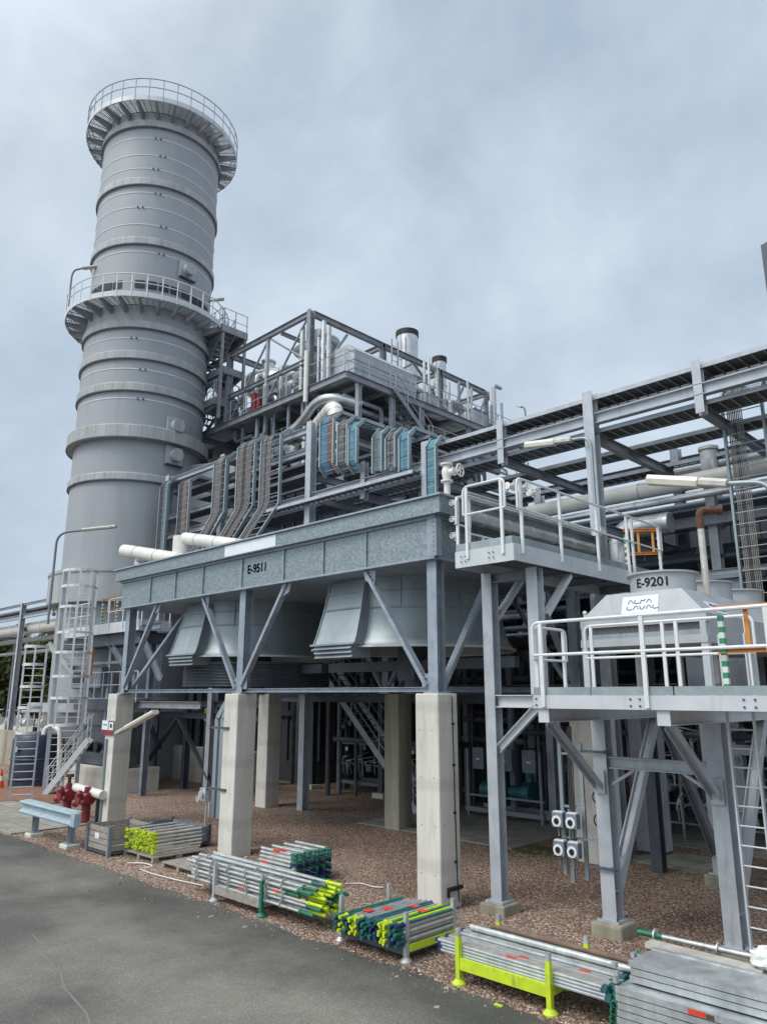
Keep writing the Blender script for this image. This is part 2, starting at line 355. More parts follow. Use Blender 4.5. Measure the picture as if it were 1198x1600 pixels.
b = MB(); b.box(-18.5, -12.6, 17.7, 27.2, -.1, .03); b.box(-12.6, -3, 21.2, 27.2, -.1, .03); struct(b.build('path', PAVE))
# mossy ground patch beside the inner path
b = MB(); random.seed(5); ring = [(-12.0+1.35*math.cos(t*.5236)*random.uniform(.8, 1.15), 18.1+.55*math.sin(t*.5236)*random.uniform(.8, 1.2), .006) for t in range(12)]
b.v += [V(p) for p in ring]; b.face(range(12)); q = b.build('moss', MOSS); q['kind'] = 'structure'
b = MB(); b.box(-9.7, -7.8, 18.5, 20.2, -.1, .04); struct(b.build('concrete_apron', CONCD))
# loose stones along the gravel: uncountable
random.seed(11); b = MB()
oct_f = [(0,2,4),(2,1,4),(1,3,4),(3,0,4),(2,0,5),(1,2,5),(3,1,5),(0,3,5)]
def stone(x, y, s):
    a = random.uniform(0, 6.28); c, d = math.cos(a), math.sin(a); k = [random.uniform(.6, 1.2) for _ in range(6)]
    pt = [(k[0],0,0),(-k[1],0,0),(0,k[2]*.8,0),(0,-k[3]*.8,0),(0,0,.6*k[4]),(0,0,-.3*k[5])]
    o = len(b.v); b.v += [V((x+s*(p*c-q*d), y+s*(p*d+q*c), s*(z+.15))) for p, q, z in pt]
    for f in oct_f: b.face([o+i for i in f])
for _ in range(19000):
    u = random.random(); y = 9.15+9*u**1.6; x = random.uniform(-27+ (y-9), -3-.15*(y-9))
    stone(x, y, random.uniform(.010, .030))
for _ in range(520): stone(random.uniform(-24, -4), 9.14-abs(random.gauss(0, .17)), random.uniform(.008, .024))
gm = bpy.data.materials.new('stones'); gm.use_nodes = True; t_ = gm.node_tree
geo = t_.nodes.new('ShaderNodeNewGeometry'); rp = t_.nodes.new('ShaderNodeValToRGB'); el = rp.color_ramp.elements
el[0].color = (.12, .072, .052, 1); el[1].color = (.62, .52, .45, 1); k_ = el.new(.45); k_.color = (.29, .19, .145, 1); k_ = el.new(.8); k_.color = (.40, .295, .24, 1)
t_.links.new(geo.outputs['Random Per Island'], rp.inputs[0]); t_.links.new(rp.outputs[0], t_.nodes['Principled BSDF'].inputs['Base Color']); t_.nodes['Principled BSDF'].inputs['Roughness'].default_value = .85
q = b.build('gravel_stones', gm); q['kind'] = 'stuff'; q['label'] = 'loose reddish brown stones strewn over the gravel yard'; q['category'] = 'gravel'

# ================================================================== AIR COOLER E-9511
ac = thing('air_cooler', 'long galvanised air cooler box marked E-9511 raised on braced steel legs', 'air cooler', (-17.1, 15, 4))
X0, X1, Y0, Y1 = -24.05, -10.15, 11.9, 18.0
b = MB(); b.box(X0, X1, Y0, Y1, 6.84, 7.66); b.build('plenum_casing', GALV, ac)
b = MB(); b.box(X0-.15, X1+.33, Y0-.2, Y1+.2, 7.72, 8.08)
b.build('tube_bundle_casing', GALV, ac)
b = MB()   # stiffening flanges and vertical seams
b.box(X0-.05, X1+.06, Y0-.07, Y1+.07, 7.661, 7.719); b.box(X0-.22, X1+.40, Y0-.27, Y1+.27, 8.081, 8.125)
b.box(X0-.03, X1+.03, Y0-.05, Y1+.05, 6.79, 6.839)
b.build('edge_flange', BLUEP, ac)
b = MB()
for sx in (-22.1, -20.58, -19.05, -17.1, -15.25, -13.7, -12.2): b = MB(); b.box(sx-.018, sx+.018, Y0-.045, Y0-.002, 6.84, 7.66); b.build('vertical_seam', BLUEP, ac)
for sy in (13.4, 15, 16.5): b = MB(); b.box(X1+.002, X1+.045, sy-.018, sy+.018, 6.84, 7.66); b.build('vertical_seam', BLUEP, ac)
b = MB(); b.box(X1-.16, X1+.10, Y0-.055, Y0-.004, 6.84, 7.655); b.box(X1+.06, X1+.10, Y0-.004, Y0+.12, 6.84, 7.655)
for k in range(7): b.cyl((X1+.02, Y0-.06, 6.95+k*.105), .016, .012, 8, (0, -1, 0))
b.build('corner_stiffener', BLUEP, ac)
b = MB(); b.box(-17.7, -15.38, Y0-.212, Y0-.202, 7.745, 8.055); b.build('blank_name_plate', PANELW, ac)
letters('lettering', 'E-9511', .33, lambda x, y, z: (-16.42+x, Y0-.006-abs(z), 7.30+y), INK, ac, .95)
letters('lettering', 'E-9511', .30, lambda x, y, z: (X1+.004+abs(z), 13.45+x, 7.17+y), INK, ac, .95)
YC = 15.1
for xc in (-13.68, -20.58):
    b = MB(); prof = [(2.33, 6.80), (2.34, 6.42), (2.37, 6.05), (2.41, 5.75), (2.47, 5.5), (2.55, 5.3), (2.64, 5.18), (2.64, 5.12), (2.5, 5.12), (2.25, 6.8)]
    b.lathe(prof, (xc, YC, 0), 72); fr = b.build('fan_ring', GALVP, ac)
    b = MB()
    for z, r_ in ((6.46, 2.337), (6.05, 2.37)): b.lathe([(r_-.01, z-.022), (r_+.02, z-.022), (r_+.02, z+.022), (r_-.01, z+.022)], (xc, YC, 0), 72, closed=True)
    rf = MB(); rf.lathe([(2.62, 5.09), (2.72, 5.09), (2.72, 5.14), (2.62, 5.14)], (xc, YC, 0), 72, closed=True); rf.build('rim_flange', TUBE, fr)
    for k in range(10): a = k*.6283+.3; b.bar((xc+2.345*math.cos(a), YC+2.345*math.sin(a), 6.75), (xc+2.38*math.cos(a), YC+2.38*math.sin(a), 6.0), .02)
    islands(b, 'ring_seam', FRAMEP, fr)
    # rectangular service scoop on the road side
    b = MB(); xa, xb, xa2, xb2 = xc-.60, xc+.60, xc-.76, xc+.68
    rows = [(6.72, 12.70), (6.3, 12.60), (5.95, 12.52), (5.65, 12.44), (5.4, 12.37), (5.2, 12.29)]; vs = []
    for z_, y_ in rows:
        t_ = (6.72-z_)/1.52; l_, r_ = xa+(xa2-xa)*t_, xb+(xb2-xb)*t_; vs += [(l_, 13.3, z_), (l_, y_, z_), (r_, y_, z_), (r_, 13.3, z_)]
    b.add(vs, [(i*4+j, i*4+j+1, i*4+j+5, i*4+j+4) for i in range(5) for j in range(3)]); sc0 = b.build('service_scoop', GALVP, ac)
    b = MB(); b.box(xa-.04, xb+.03, 12.61, 12.66, 6.44, 6.48); b.box(xa-.08, xb+.05, 12.51, 12.56, 6.03, 6.07); islands(b, 'seam', FRAMEP, sc0)
    b = MB()
    for s_, l0, l1 in ((-1, xa, xa2), (1, xb, xb2)):
        b = MB(); vs = []
        for z_, y_ in rows:
            x_ = l0+(l1-l0)*(6.72-z_)/1.52; vs += [(x_+s_*.004, y_-.03, z_), (x_+s_*.03, y_-.03, z_), (x_+s_*.03, y_+.03, z_), (x_+s_*.004, y_+.03, z_)]
        b.add(vs, [(i*4+j, i*4+(j+1) % 4, i*4+4+(j+1) % 4, i*4+4+j) for i in range(5) for j in range(4)]+[(0, 1, 2, 3), (20, 21, 22, 23)]); b.build('edge_flange', GALVP, sc0)
    b = MB(); b.box(xa2-.06, xb2+.06, 12.19, 13.0, 5.15, 5.195)
    for k in range(3): b.prism([(xa2+.05, 12.27+.02*k, 5.14-.10*k), (xa2+.05, 12.2+.02*k, 5.06-.10*k), (xa2+.05, 12.24+.02*k, 5.05-.10*k), (xa2+.05, 12.31+.02*k, 5.13-.10*k)], (xb2-xa2-.1, 0, 0))
    b.box(xa2+.08, xb2-.08, 12.34, 12.9, 4.86, 5.149)
    b.build('louvre', GALVP, sc0)
    b = MB(); b.cyl((xc, YC, 5.35), .34, .5, 20)
    for k in range(6):
        a = k*1.047; c_, s_ = math.cos(a), math.sin(a)
        b.prism([(xc+c_*.3-s_*.1, YC+s_*.3+c_*.1, 5.5), (xc+c_*2.25-s_*.18, YC+s_*2.25+c_*.18, 5.47), (xc+c_*2.25+s_*.22, YC+s_*2.25-c_*.22, 5.62), (xc+c_*.3+s_*.2, YC+s_*.3-c_*.2, 5.66)], (0, 0, .02))
    b.build('fan', DARKP, ac)
    b = MB(); b.bar((xc-3.3, YC, 4.75), (xc+3.3, YC, 4.75), .2, .26); b.box(xc-.3, xc+.3, YC-.3, YC+.3, 4.35, 5.3); b.cyl((xc, YC, 4.0), .25, .5, 16); b.build('fan_motor', DARKP, ac)
# dark slatted fan guard drum under the far fan
b = MB()
b.lathe([(2.35, 4.96), (2.35, 4.22), (2.31, 4.22), (2.31, 4.96)], (-20.58, YC, 0), 48, closed=True)
for k in range(8): b.lathe([(2.35, 4.27+k*.085), (2.40, 4.25+k*.085), (2.35, 4.30+k*.085)], (-20.58, YC, 0), 48)
b.build('guard_drum', DARKP, ac)
for px_ in (-10.35, -17.2, -23.75):
    for py_ in (12.15, 17.75):
        b = MB(); b.ibeam((px_, py_, 4.06), (px_, py_, 6.79), .26, .26, .02, .014, up=(0, 1, 0)); b.box(px_-.2, px_+.2, py_-.2, py_+.2, 4.02, 4.06); b.build('leg', BLUEP, ac)
def braces(px_, y, dirs):
    for s in dirs:
        b = MB(); b.chan((px_+s*.13, y-.1, 4.2), (px_+s*1.95, y-.1, 6.77), .16, .09, .012, up=(0, 1, 0)); b.bar((px_+s*.05, y-.1, 4.28), (px_+s*.32, y-.1, 4.28), .02, .28, up=(0, 0, 1)); b.build('brace', BLUEP, ac)
        b = MB(); yy = y-.115; b.prism([(px_+s*1.68, yy, 6.785), (px_+s*2.1, yy, 6.785), (px_+s*2.02, yy, 6.56), (px_+s*1.72, yy, 6.45)], (0, -.012, 0)); b.build('gusset_plate', BLUEP, ac)
        b = MB()
        for q_ in (0, 1, 2): b.cyl((px_+s*(1.76+.075*q_), yy-.012, 6.56+.08*q_), .018, .02, 6, (0, -1, 0)); b.cyl((px_+s*(.2+.06*q_), yy-.012, 4.32+.083*q_), .018, .02, 6, (0, -1, 0))
        islands(b, 'bolt', DARKP, ac)
braces(-10.35, 12.15, (-1,)); braces(-17.2, 12.15, (-1, 1)); braces(-23.75, 12.15, (1,))
for px_ in (-10.35, -17.2, -23.75): braces(px_, 17.8, (-1, 1) if px_ == -17.2 else ((-1,) if px_ > -12 else (1,)))
for px_ in (-10.35, -23.75):
    for ya, yb in ((12.3, 14.1), (17.6, 15.8)):
        b = MB(); b.chan((px_, ya, 4.2), (px_, yb, 6.77), .16, .09, .012, up=(1, 0, 0)); b.build('brace', BLUEP, ac)
b = MB(); b.chan((-23.6, 12.15, 4.1), (-10.5, 12.15, 4.1), .10, .07); b.build('tie_beam', BLUEP, ac)
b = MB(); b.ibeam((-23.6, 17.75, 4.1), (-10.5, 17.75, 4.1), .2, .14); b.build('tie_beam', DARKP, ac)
for px_ in (-10.35, -23.75):
    b = MB(); b.chan((px_, 12.3, 4.1), (px_, 17.6, 4.1), .10, .07); b.build('tie_beam', BLUEP, ac)

# ------------------------------------------------------------------ concrete pillars under it
PIL = [(-10.4, 12.17, 'pale concrete pillar nearest the camera with a thin cable down its right face', CONC),
       (-17.3, 12.17, 'pale concrete pillar behind the pole stillage with two dark strap brackets', CONC),
       (-24.05, 12.17, 'pale concrete pillar with a sign and lamp beside the guard barrier', CONC),
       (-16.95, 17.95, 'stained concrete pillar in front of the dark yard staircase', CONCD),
       (-23.6, 17.95, 'grey stained concrete pillar behind the pillar with strap brackets', CONC),
       (-10.3, 17.95, 'concrete pillar of the rear row hidden behind the nearest pillar', CONC)]
for i, (px_, py_, lb, mt) in enumerate(PIL):
    t = thing('concrete_pillar', lb, 'pillar', (px_, py_, 0), 'concrete pillars under the air cooler')
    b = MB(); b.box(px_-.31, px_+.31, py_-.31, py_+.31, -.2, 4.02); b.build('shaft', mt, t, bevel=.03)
    b = MB()
    for hz in (.62, 1.5, 2.4, 3.3):
        for hx in (-.17, .17): b.cyl((px_+hx+.02*math.sin(hz*9+hx), py_-.312, hz), .013, .006, 8, (0, -1, 0)); b.cyl((px_+.312, py_+hx, hz+.03), .013, .006, 8, (1, 0, 0))
    islands(b, 'tie_hole', CONCD, t)
    if i == 0:
        b = MB(); b.tube([(px_+.317, py_+.12, 3.95), (px_+.325, py_+.14, 2.), (px_+.322, py_+.17, .5), (px_+.34, py_+.2, .1)], .011, 6)
        for z in (3.4, 2.6, 1.7, .8): b.box(px_+.311, px_+.337, py_+.10, py_+.17, z, z+.04)
        b.build('cable', BLACK, t)
        b = MB(); b.box(px_+.311, px_+.38, py_-.14, py_+.28, .33, .39); b.box(px_+.311, px_+.36, py_-.14, py_-.10, .22, .33); b.build('bracket', BLACK, t)
    if i == 1:
        for z in (3.1, 1.55):
            b = MB(); b.box(px_-.9, px_-.02, py_-.352, py_-.312, z, z+.06); b.box(px_-.9, px_-.86, py_-.36, py_-.3, z-.03, z+.09); b.build('strap_bracket', DARKP, t)
    if i == 2:
        b = MB(); b.tube([(px_-.1, py_-.35, 2.6), (px_-.1, py_-.35, 0)], .05, 10); b.build('conduit', GALVP, t)
t = thing('safety_sign', 'small red and white sign board fixed to the pillar by the guard barrier', 'sign', (-24.1, 12.24, 2.7))
b = MB(); b.box(-24.55, -23.72, 11.825, 11.845, 2.72, 3.17); b.build('board', PANELW, t)
b = MB()
b.box(-24.55, -23.72, 11.815, 11.824, 2.72, 2.88); b.box(-24.10, -24.07, 11.815, 11.824, 2.881, 3.17); b.box(-23.75, -23.72, 11.815, 11.824, 2.881, 3.17); b.box(-24.069, -23.751, 11.815, 11.824, 3.14, 3.17); b.build('red_band', RED, t)
b = MB(); b.cyl((-23.91, 11.821, 3.01), .07, .006, 14, (0, -1, 0)); b.box(-24.45, -24.2, 11.819, 11.824, 3.02, 3.05); b.build('pictogram', INK, t)
def flood_tube(name, label, p0, p1, wdt=.22, hgt=.12, mt=LAMPW, group=None):
    """long street-lamp head between two points"""
    p0, p1 = V(p0), V(p1); t = thing(name, label, 'lamp', p0, group)
    b = MB(); d = (p1-p0); b.sweep(p0, p0+d*.72, [(-wdt/2, 0), (-wdt*.38, -hgt*.55), (wdt*.38, -hgt*.55), (wdt/2, 0), (wdt*.4, hgt*.5), (-wdt*.4, hgt*.5)]); b.build('diffuser', mt, t, bevel=.012)
    b = MB(); b.sweep(p0+d*.721, p1, [(-wdt*.36, -hgt*.35), (wdt*.36, -hgt*.35), (wdt*.4, hgt*.1), (wdt*.25, hgt*.5), (-wdt*.25, hgt*.5), (-wdt*.4, hgt*.1)]); b.build('housing', MATS['light_grey_paint'] if mt is not LAMPW else TUBEB, t)
    return t
flood_tube('pillar_lamp', 'long slanted cream strip lamp fixed to the pillar with the red sign', (-20.75, 11.6, 3.5), (-23.3, 11.75, 2.8), .26, .12)

# ================================================================== UPPER ACCESS PLATFORM
up = thing('access_platform', 'upper white railed walkway on grey columns at the end of the air cooler', 'walkway', (-8.7, 12.65, 0))
XL, XR, YF, YB = -9.36, -7.95, 11.62, 18.1
b = MB(); b.box(XL+.02, XR-.02, YF+.02, YB, 6.70, 6.74)
for k in range(46): y = YF+.1+k*.14; b.box(XL+.03, XR-.03, y, y+.03, 6.66, 6.699)
b.build('grating', GRATE, up)
b = MB(); b.box(XL, XR, YF-.012, YF+.012, 6.45, 6.78); b.box(XR-.012, XR+.012, YF+.013, YB, 6.45, 6.78); b.box(XL-.012, XL+.012, YF+.013, YB, 6.45, 6.78)
b.build('fascia', LPAINT, up)
b = MB(); b.box(XL+.02, XR-.03, YF-.004, YF+.004, 6.782, 6.93); b.box(XR-.02, XR-.012, YF+.01, YB, 6.782, 6.93); b.box(XL+.012, XL+.02, YF+.01, YB, 6.782, 6.93); b.build('toe_board', TOE, up)
b = MB(); railing(b, [(XL+.25, YF-.03, 6.78), (XR-.15, YF-.03, 6.78)], 1.3, .75, .026, .72); b.build('handrail', WHITEP, up)
b = MB(); railing(b, [(XR+.035, YF+.12, 6.78), (XR+.035, 16.3, 6.78), (XR+.035, YB-.1, 6.78)], 1.3, 1.35, .026, .70); b.build('handrail', WHITEP, up)
b = MB(); railing(b, [(XL-.035, YF+.1, 6.78), (XL-.035, YF+.55, 6.78)], 1.2, 1., .026, .6); b.tube([(XL-.03, YF+.5, 7.25), (XL-.03, 16.8, 7.25)], .022, 8); b.tube([(XL-.03, YF+.5, 6.98), (XL-.03, 16.8, 6.98)], .018, 8)
for y in (12.6, 13.7, 15.1): b.bar((XL-.03, y, 6.7), (XL-.03, y, 7.25), .05, .04)
b.build('handrail', WHITEP, up)
b = MB()
for xa in (XL+.22, XL+.9): 
    for s in (-.05, .05): b.cyl((xa+s, YF-.03, 6.56), .014, .02, 6, (0, -1, 0)); b.cyl((xa+s, YF-.03, 6.66), .014, .02, 6, (0, -1, 0))
islands(b, 'bolt', DARKP, up)
b = MB(); b.ibeam((-9.3, 12.65, .22), (-9.3, 12.65, 6.45), .24, .24, .018, .012, up=(0, 1, 0)); b.box(-9.5, -9.1, 12.45, 12.85, .18, .22); b.build('column', PAINT, up)
b = MB(); b.ibeam((-8.2, 12.65, 4.0), (-8.2, 12.65, 6.45), .24, .24, .018, .012, up=(0, 1, 0)); b.build('column', LPAINT, up)
b = MB(); b.box(-9.58, -9.02, 12.37, 12.93, -.1, .18); b.build('footing', CONCD, up, bevel=.03)
b = MB(); b.ibeam((-9.18, 12.65, 3.87), (-7.5, 12.65, 3.87), .24, .2); b.build('cantilever_beam', LPAINT, up)
b = MB(); b.chan((-9.17, 12.65, 2.95), (-8.25, 12.65, 3.75), .16, .1); b.build('brace', LPAINT, up)
for cx in (-8.1, -9.3):
    b = MB(); b.chan((cx, 12.8, 5.55), (cx, 13.75, 6.44), .16, .09, up=(1, 0, 0)); b.build('brace', LPAINT, up)
b = MB(); b.ibeam((-9.2, 12.65, 6.34), (-8.1, 12.65, 6.34), .2, .16); b.build('floor_beam', MIDP, up)
for y in (13.9, 15.6, 17.4): b = MB(); b.ibeam((XL, y, 6.54), (XR, y, 6.54), .16, .1); b.build('floor_beam', MIDP, up)
for cy_ in (17.9,):
    b = MB(); b.ibeam((-8.6, cy_, 0), (-8.6, cy_, 6.44), .26, .26, up=(0, 1, 0)); b.build('column', DARKP, up)
def gate(label, a, b_, z, loc):
    """orange swing gate between two striped posts a -> b_ (plan points)"""
    t = thing('swing_gate', label, 'gate', loc)
    a, b_ = V((*a, z)), V((*b_, z))
    for p in (a, b_):
        for k in range(14):
            m_ = MB(); m_.bar(p+V((0, 0, k*.08)), p+V((0, 0, k*.08+.08)), .07, .07)
            if p is b_ and k % 2: continue
            m_.build('post_band', GSTRIPE if k % 2 else WSTRIPE, t)
    d = b_-a; m_ = MB()
    for h in (1.22, .62): m_.chan(a+V((0, 0, h))-d*.08, b_+V((0, 0, h))+d*.08, .07, .05)
    for s in (.38, .82): m_.bar(a+d*s+V((0, 0, .62)), a+d*s+V((0, 0, 1.22)), .06, .02)
    m_.build('frame', ORANGE, t)
gate('orange swing gate with striped posts on the upper white railed walkway', (-8.6, 17.5), (-7.95, 17.95), 6.8, (-8.3, 17.7, 6.8))

# ================================================================== LOWER ACCESS PLATFORM
lp = thing('access_platform', 'lower white railed platform on grey trestle legs around the E-9201 cooler', 'platform', (-5, 14, 0))
XA, XB = -7.26, -1.2
b = MB(); b.box(XA+.02, XB, 11.02, 12.85, 3.93, 3.97); b.box(XA+.02, -6.9, 12.851, 18.2, 3.93, 3.97)
for k in range(42): x = XA+.1+k*.142; b.box(x, x+.03, 11.03, 12.84, 3.89, 3.929)
b.build('grating', GRATE, lp)
b = MB(); b.box(XA, XB, 10.985, 11.015, 3.775, 3.985); b.box(XA-.012, XA+.012, 11.016, 18.2, 3.775, 3.985); b.build('fascia', LPAINT, lp)
b = MB()
for xa, xb in ((XA+.02, -6.2), (-6.18, -4.86), (-4.84, -2.9)): b.box(xa, xb, 10.999, 11.006, 3.987, 4.115)
b.box(XA-.004, XA+.004, 11.02, 12.9, 3.987, 4.115); b.build('toe_board', TOE, lp)
b = MB(); railing(b, [(XA+.06, 10.965, 3.98), (-3.3, 10.965, 3.98)], 1.2, 1.62, .029, .66); b.build('handrail', WHITEP, lp)
b = MB(); railing(b, [(-3.22, 10.965, 3.98), (-1.4, 10.965, 3.98)], 1.2, 1.62, .029, .66); b.build('handrail', WHITEP, lp)
b = MB(); railing(b, [(XA-.02, 11.1, 3.98), (XA-.02, 12.15, 3.98)], 1.15, 1.0, .024, .6); b.build('handrail', WHITEP, lp)
b = MB(); railing(b, [(-7.0, 12.35, 4.05), (-5.42, 12.35, 4.05), (-4.1, 12.35, 4.05)], 1.15, 1.6, .024, .58); b.build('handrail', WHITEP, lp)
b = MB()
for xa in (-7.12, -5.45, -3.8):
    for s in (-.075, .075):
        for z in (3.83, 3.93): b.cyl((xa+s, 10.985, z), .016, .02, 6, (0, -1, 0))
islands(b, 'bolt', DARKP, lp)
for cx in (-7.1, -5.05):
    b = MB(); b.ibeam((cx, 11.05, 3.66), (cx, 18.2, 3.66), .22, .2); b.box(cx-.1, cx+.1, 11.03, 11.048, 3.55, 3.77); b.build('floor_beam', LPAINT, lp)
    for cy_ in (12.9, 17.7):
        b = MB(); b.ibeam((cx, cy_, .26), (cx, cy_, 3.55), .26, .26, .02, .014, up=(0, 1, 0)); b.box(cx-.2, cx+.2, cy_-.2, cy_+.2, .22, .26); b.box(cx-.12, cx+.12, cy_-.11, cy_+.11, .7, .72); b.build('leg', PAINT, lp)
        b = MB()
        for sx_ in (-.16, .16):
            for sy_ in (-.16, .16): b.cyl((cx+sx_, cy_+sy_, .26), .018, .05, 8)
        islands(b, 'anchor_bolt', DARKP, lp)
        b = MB(); b.box(cx-.29, cx+.29, cy_-.29, cy_+.29, -.1, .22); b.build('footing', CONCD, lp, bevel=.04)
    b = MB(); b.chan((cx-.02, 11.3, 3.56), (cx-.02, 12.75, 2.45), .16, .1, up=(1, 0, 0)); b.bar((cx, 12.72, 2.3), (cx, 12.72, 2.7), .2, .03); b.build('brace', PAINT, lp)
    for ya, yb in ((13.02, 15.1), (17.55, 15.45)):
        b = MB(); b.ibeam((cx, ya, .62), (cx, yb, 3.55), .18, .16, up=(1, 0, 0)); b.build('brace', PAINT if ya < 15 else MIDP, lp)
for cy_ in (12.9, 17.7):
    b = MB(); b.ibeam((-6.97, cy_, 2.82), (-5.18, cy_, 2.82), .2, .18); b.bar((-6.95, cy_, 2.45), (-6.5, cy_, 2.72), .05, .05); b.bar((-5.2, cy_, 2.45), (-5.65, cy_, 2.72), .05, .05); b.build('cross_beam', PAINT, lp)
b = MB()
for z in (2.98, 1.05):
    b.box(-7.45, -6.9, 12.70, 12.73, z, z+.04); b.box(-7.0, -6.86, 12.73, 12.76, z-.01, z+.05)
b.build('strut_bracket', DARKP, lp)
# fixed ladder up through the platform at the right
b = MB()
for xa in (-4.5, -4.12): b.bar((xa, 12.0, 0), (xa, 12.0, 4.9), .07, .025, up=(1, 0, 0))
for k in range(15): b.tube([(-4.49, 12.0, .25+k*.27), (-4.13, 12.0, .25+k*.27)], .013, 6)
b.build('ladder', LPAINT, lp)
gate('orange swing gate with green striped posts on the front rail of the lower platform', (-4.12, 11.12), (-3.2, 11.12), 3.98, (-3.7, 11.12, 3.98))

# ================================================================== COOLER E-9201
dc = thing('dry_cooler', 'light grey dry cooler marked E-9201 with a row of fan rings on the lower platform', 'cooler', (-6.25, 16, 4))
HX0, HX1, HY0, HY1 = -7.45, -5.05, 13.0, 19.2
TX0, TX1 = -6.95, -5.5
b = MB()
low = [(HX0, HY0, 5.36), (HX1, HY0, 5.36), (HX1, HY1, 5.36), (HX0, HY1, 5.36)]; top = [(TX0, HY0+.16, 5.84), (TX1, HY0+.16, 5.84), (TX1, HY1-.3, 5.84), (TX0, HY1-.3, 5.84)]
b.add(low+top, [(0,1,5,4), (1,2,6,5), (2,3,7,6), (3,0,4,7), (4,5,6,7), (3,2,1,0)]); b.build('hood', HOODP, dc)
b = MB(); b.box(HX0, HX1, HY0, HY1, 5.22, 5.355); b.box(HX0+.02, HX0+.12, HY0-.01, HY0+.1, 4.86, 5.22); b.box(HX1-.12, HX1-.02, HY0-.01, HY0+.1, 4.86, 5.22)
b.box(HX0, HX1, HY0-.02, HY1, 4.86, 5.0); b.box(HX1-.03, HX1, HY0+.1, HY1, 5.0, 5.22)
for y in (14.8, 16.4, 18): b.box(HX1+.001, HX1+.02, y, y+.03, 4.9, 5.35)
b.build('casing', HOODP, dc)
fm = mat('finned_coil', (.17, .17, .17), (.05, .05, .05), .5, .3, 34.)
b = MB(); b.box(HX0+.14, HX1-.14, HY0+.06, HY1-.05, 5.0, 5.218); b.build('coil', fm, dc)
b = MB(); b.box(HX0+.13, HX1-.13, HY0+.02, HY0+.05, 5.001, 5.09); b.build('coil_header', GALVP, dc)
FY = (14.0, 15.8, 17.6)
for i, fy in enumerate(FY):
    b = MB(); b.lathe([(.60, 5.83), (.60, 6.2), (.655, 6.215), (.655, 6.245), (.56, 6.245), (.555, 5.9)], (-6.2, fy, 0), 40); fr = b.build('fan_ring', HOODP, dc)
    b = MB(); b.cyl((-6.2, fy, 5.95), .55, .02, 28); b.build('fan_guard', DARKP, fr)
    if i == 0:
        def wrap(x, y, z):
            a = -math.pi/2+.09+x/.604; return (-6.2+(.604+abs(z))*math.cos(a), fy+(.604+abs(z))*math.sin(a), 6.03+y)
        letters('lettering', 'E-9201', .235, wrap, INK, fr, 1.0)
sl_ = V((0, .16, .48)).normalized()
def onhood(x, h, off=.006): 
    p = V((x, HY0, 5.36))+sl_*h; return p+V((0, -sl_.z, sl_.y))*off
b = MB(); b.prism([onhood(-6.6, .08), onhood(-5.9, .08), onhood(-5.9, .42), onhood(-6.6, .42)], V((0, -.003, .001))); pl = b.build('logo_plate', PANELW, dc)
def stroke(pts, at, wd=.022):
    b = MB(); q = [at(*p) for p in pts]; b.tube(q, wd*.5, 6); return b
GL = {'A': [[(0, 0), (.35, 1), (.62, 1), (1, .1)]], 'L': [[(.15, 1), (0, .35), (.3, 0), (1, .15)]], 'F': [[(0, 0), (.2, .9), (.55, .65), (1, 1)], ],
      'V': [[(0, 1), (.2, .1), (.55, 0), (1, .9)]], 'a': [[(0, .1), (.4, 1), (.7, .75), (1, 0)]]}
def wordmark(txt, x0, h0, wch, hch, at, parent):
    b = MB()
    for k, ch in enumerate(txt):
        for st in GL[ch]: b.tube([at(x0+k*wch*1.18+p*wch, h0+q*hch) for p, q in st], .0085, 6)
    b.build('lettering', LOGOB, parent)
at1 = lambda x, h: onhood(x, h, .012)
wordmark('ALFa', -6.48, .27, .10, .07, at1, pl); wordmark('LAVAL', -6.50, .15, .105, .07, at1, pl)
sl2 = V((-.45, 0, .48)).normalized()
def onside(y, h, off=.006): return V((HX1, y, 5.36))+sl2*h+V((sl2.z, 0, -sl2.x))*off
b = MB(); b.prism([onside(13.5, .05), onside(14.15, .05), onside(14.15, .35), onside(13.5, .35)], V((.003, 0, .002))); pl2 = b.build('logo_plate', PANELW, dc)
at2 = lambda y, h: onside(y, h, .014)
wordmark('ALFa', 13.62, .22, .09, .06, at2, pl2); wordmark('LAVAL', 13.58, .11, .095, .06, at2, pl2)
for cx in (HX0+.07, HX1-.07):
    for cy_ in (HY0+.06, 15.2, 17.2, HY1-.06):
        b = MB(); b.bar((cx, cy_, 3.98), (cx, cy_, 4.86), .12); b.build('leg', LPAINT, dc)
b = MB(); b.cyl((HX0+.08, HY0+.06, 5.36), .03, .14, 10); b.ball((HX0+.08, HY0+.06, 5.52), .045, 10); b.build('vent_cap', WPIPE, dc)

# ================================================================== SWITCH STAND
sw = thing('switch_stand', 'galvanised channel stand carrying four rotary isolators beside the trestle leg', 'switch stand', (-7.95, 13.1, 0))
P0 = V((-8.0, 13.15, 0))
b = MB()
for dx, dy, z0, z1 in ((-.16, 0, .75, 3.6), (.25, .06, .7, 3.1), (-.02, .02, .62, 1.9)): b.chan(P0+V((dx, dy, z0)), P0+V((dx, dy, z1)), .07, .05, up=(1, 0, 0))
b.bar(P0+V((-.2, .03, 1.95)), P0+V((.3, .08, 1.95)), .04); b.bar(P0+V((-.2, .03, 1.4)), P0+V((.9, .08, 1.4)), .04); b.bar(P0+V((-.2, .03, 2.9)), P0+V((.9, .08, 2.9)), .04)
b.build('channel_frame', GALVP, sw)
b = MB()
for k in range(4): b.tube([P0+V((.0+k*.035, 0, 1.3)), P0+V((.0+k*.035, .02, 2.2)), P0+V((.02+k*.03, .03, 3.4))], .012, 6)
b.build('cable_bundle', CABLED, sw)
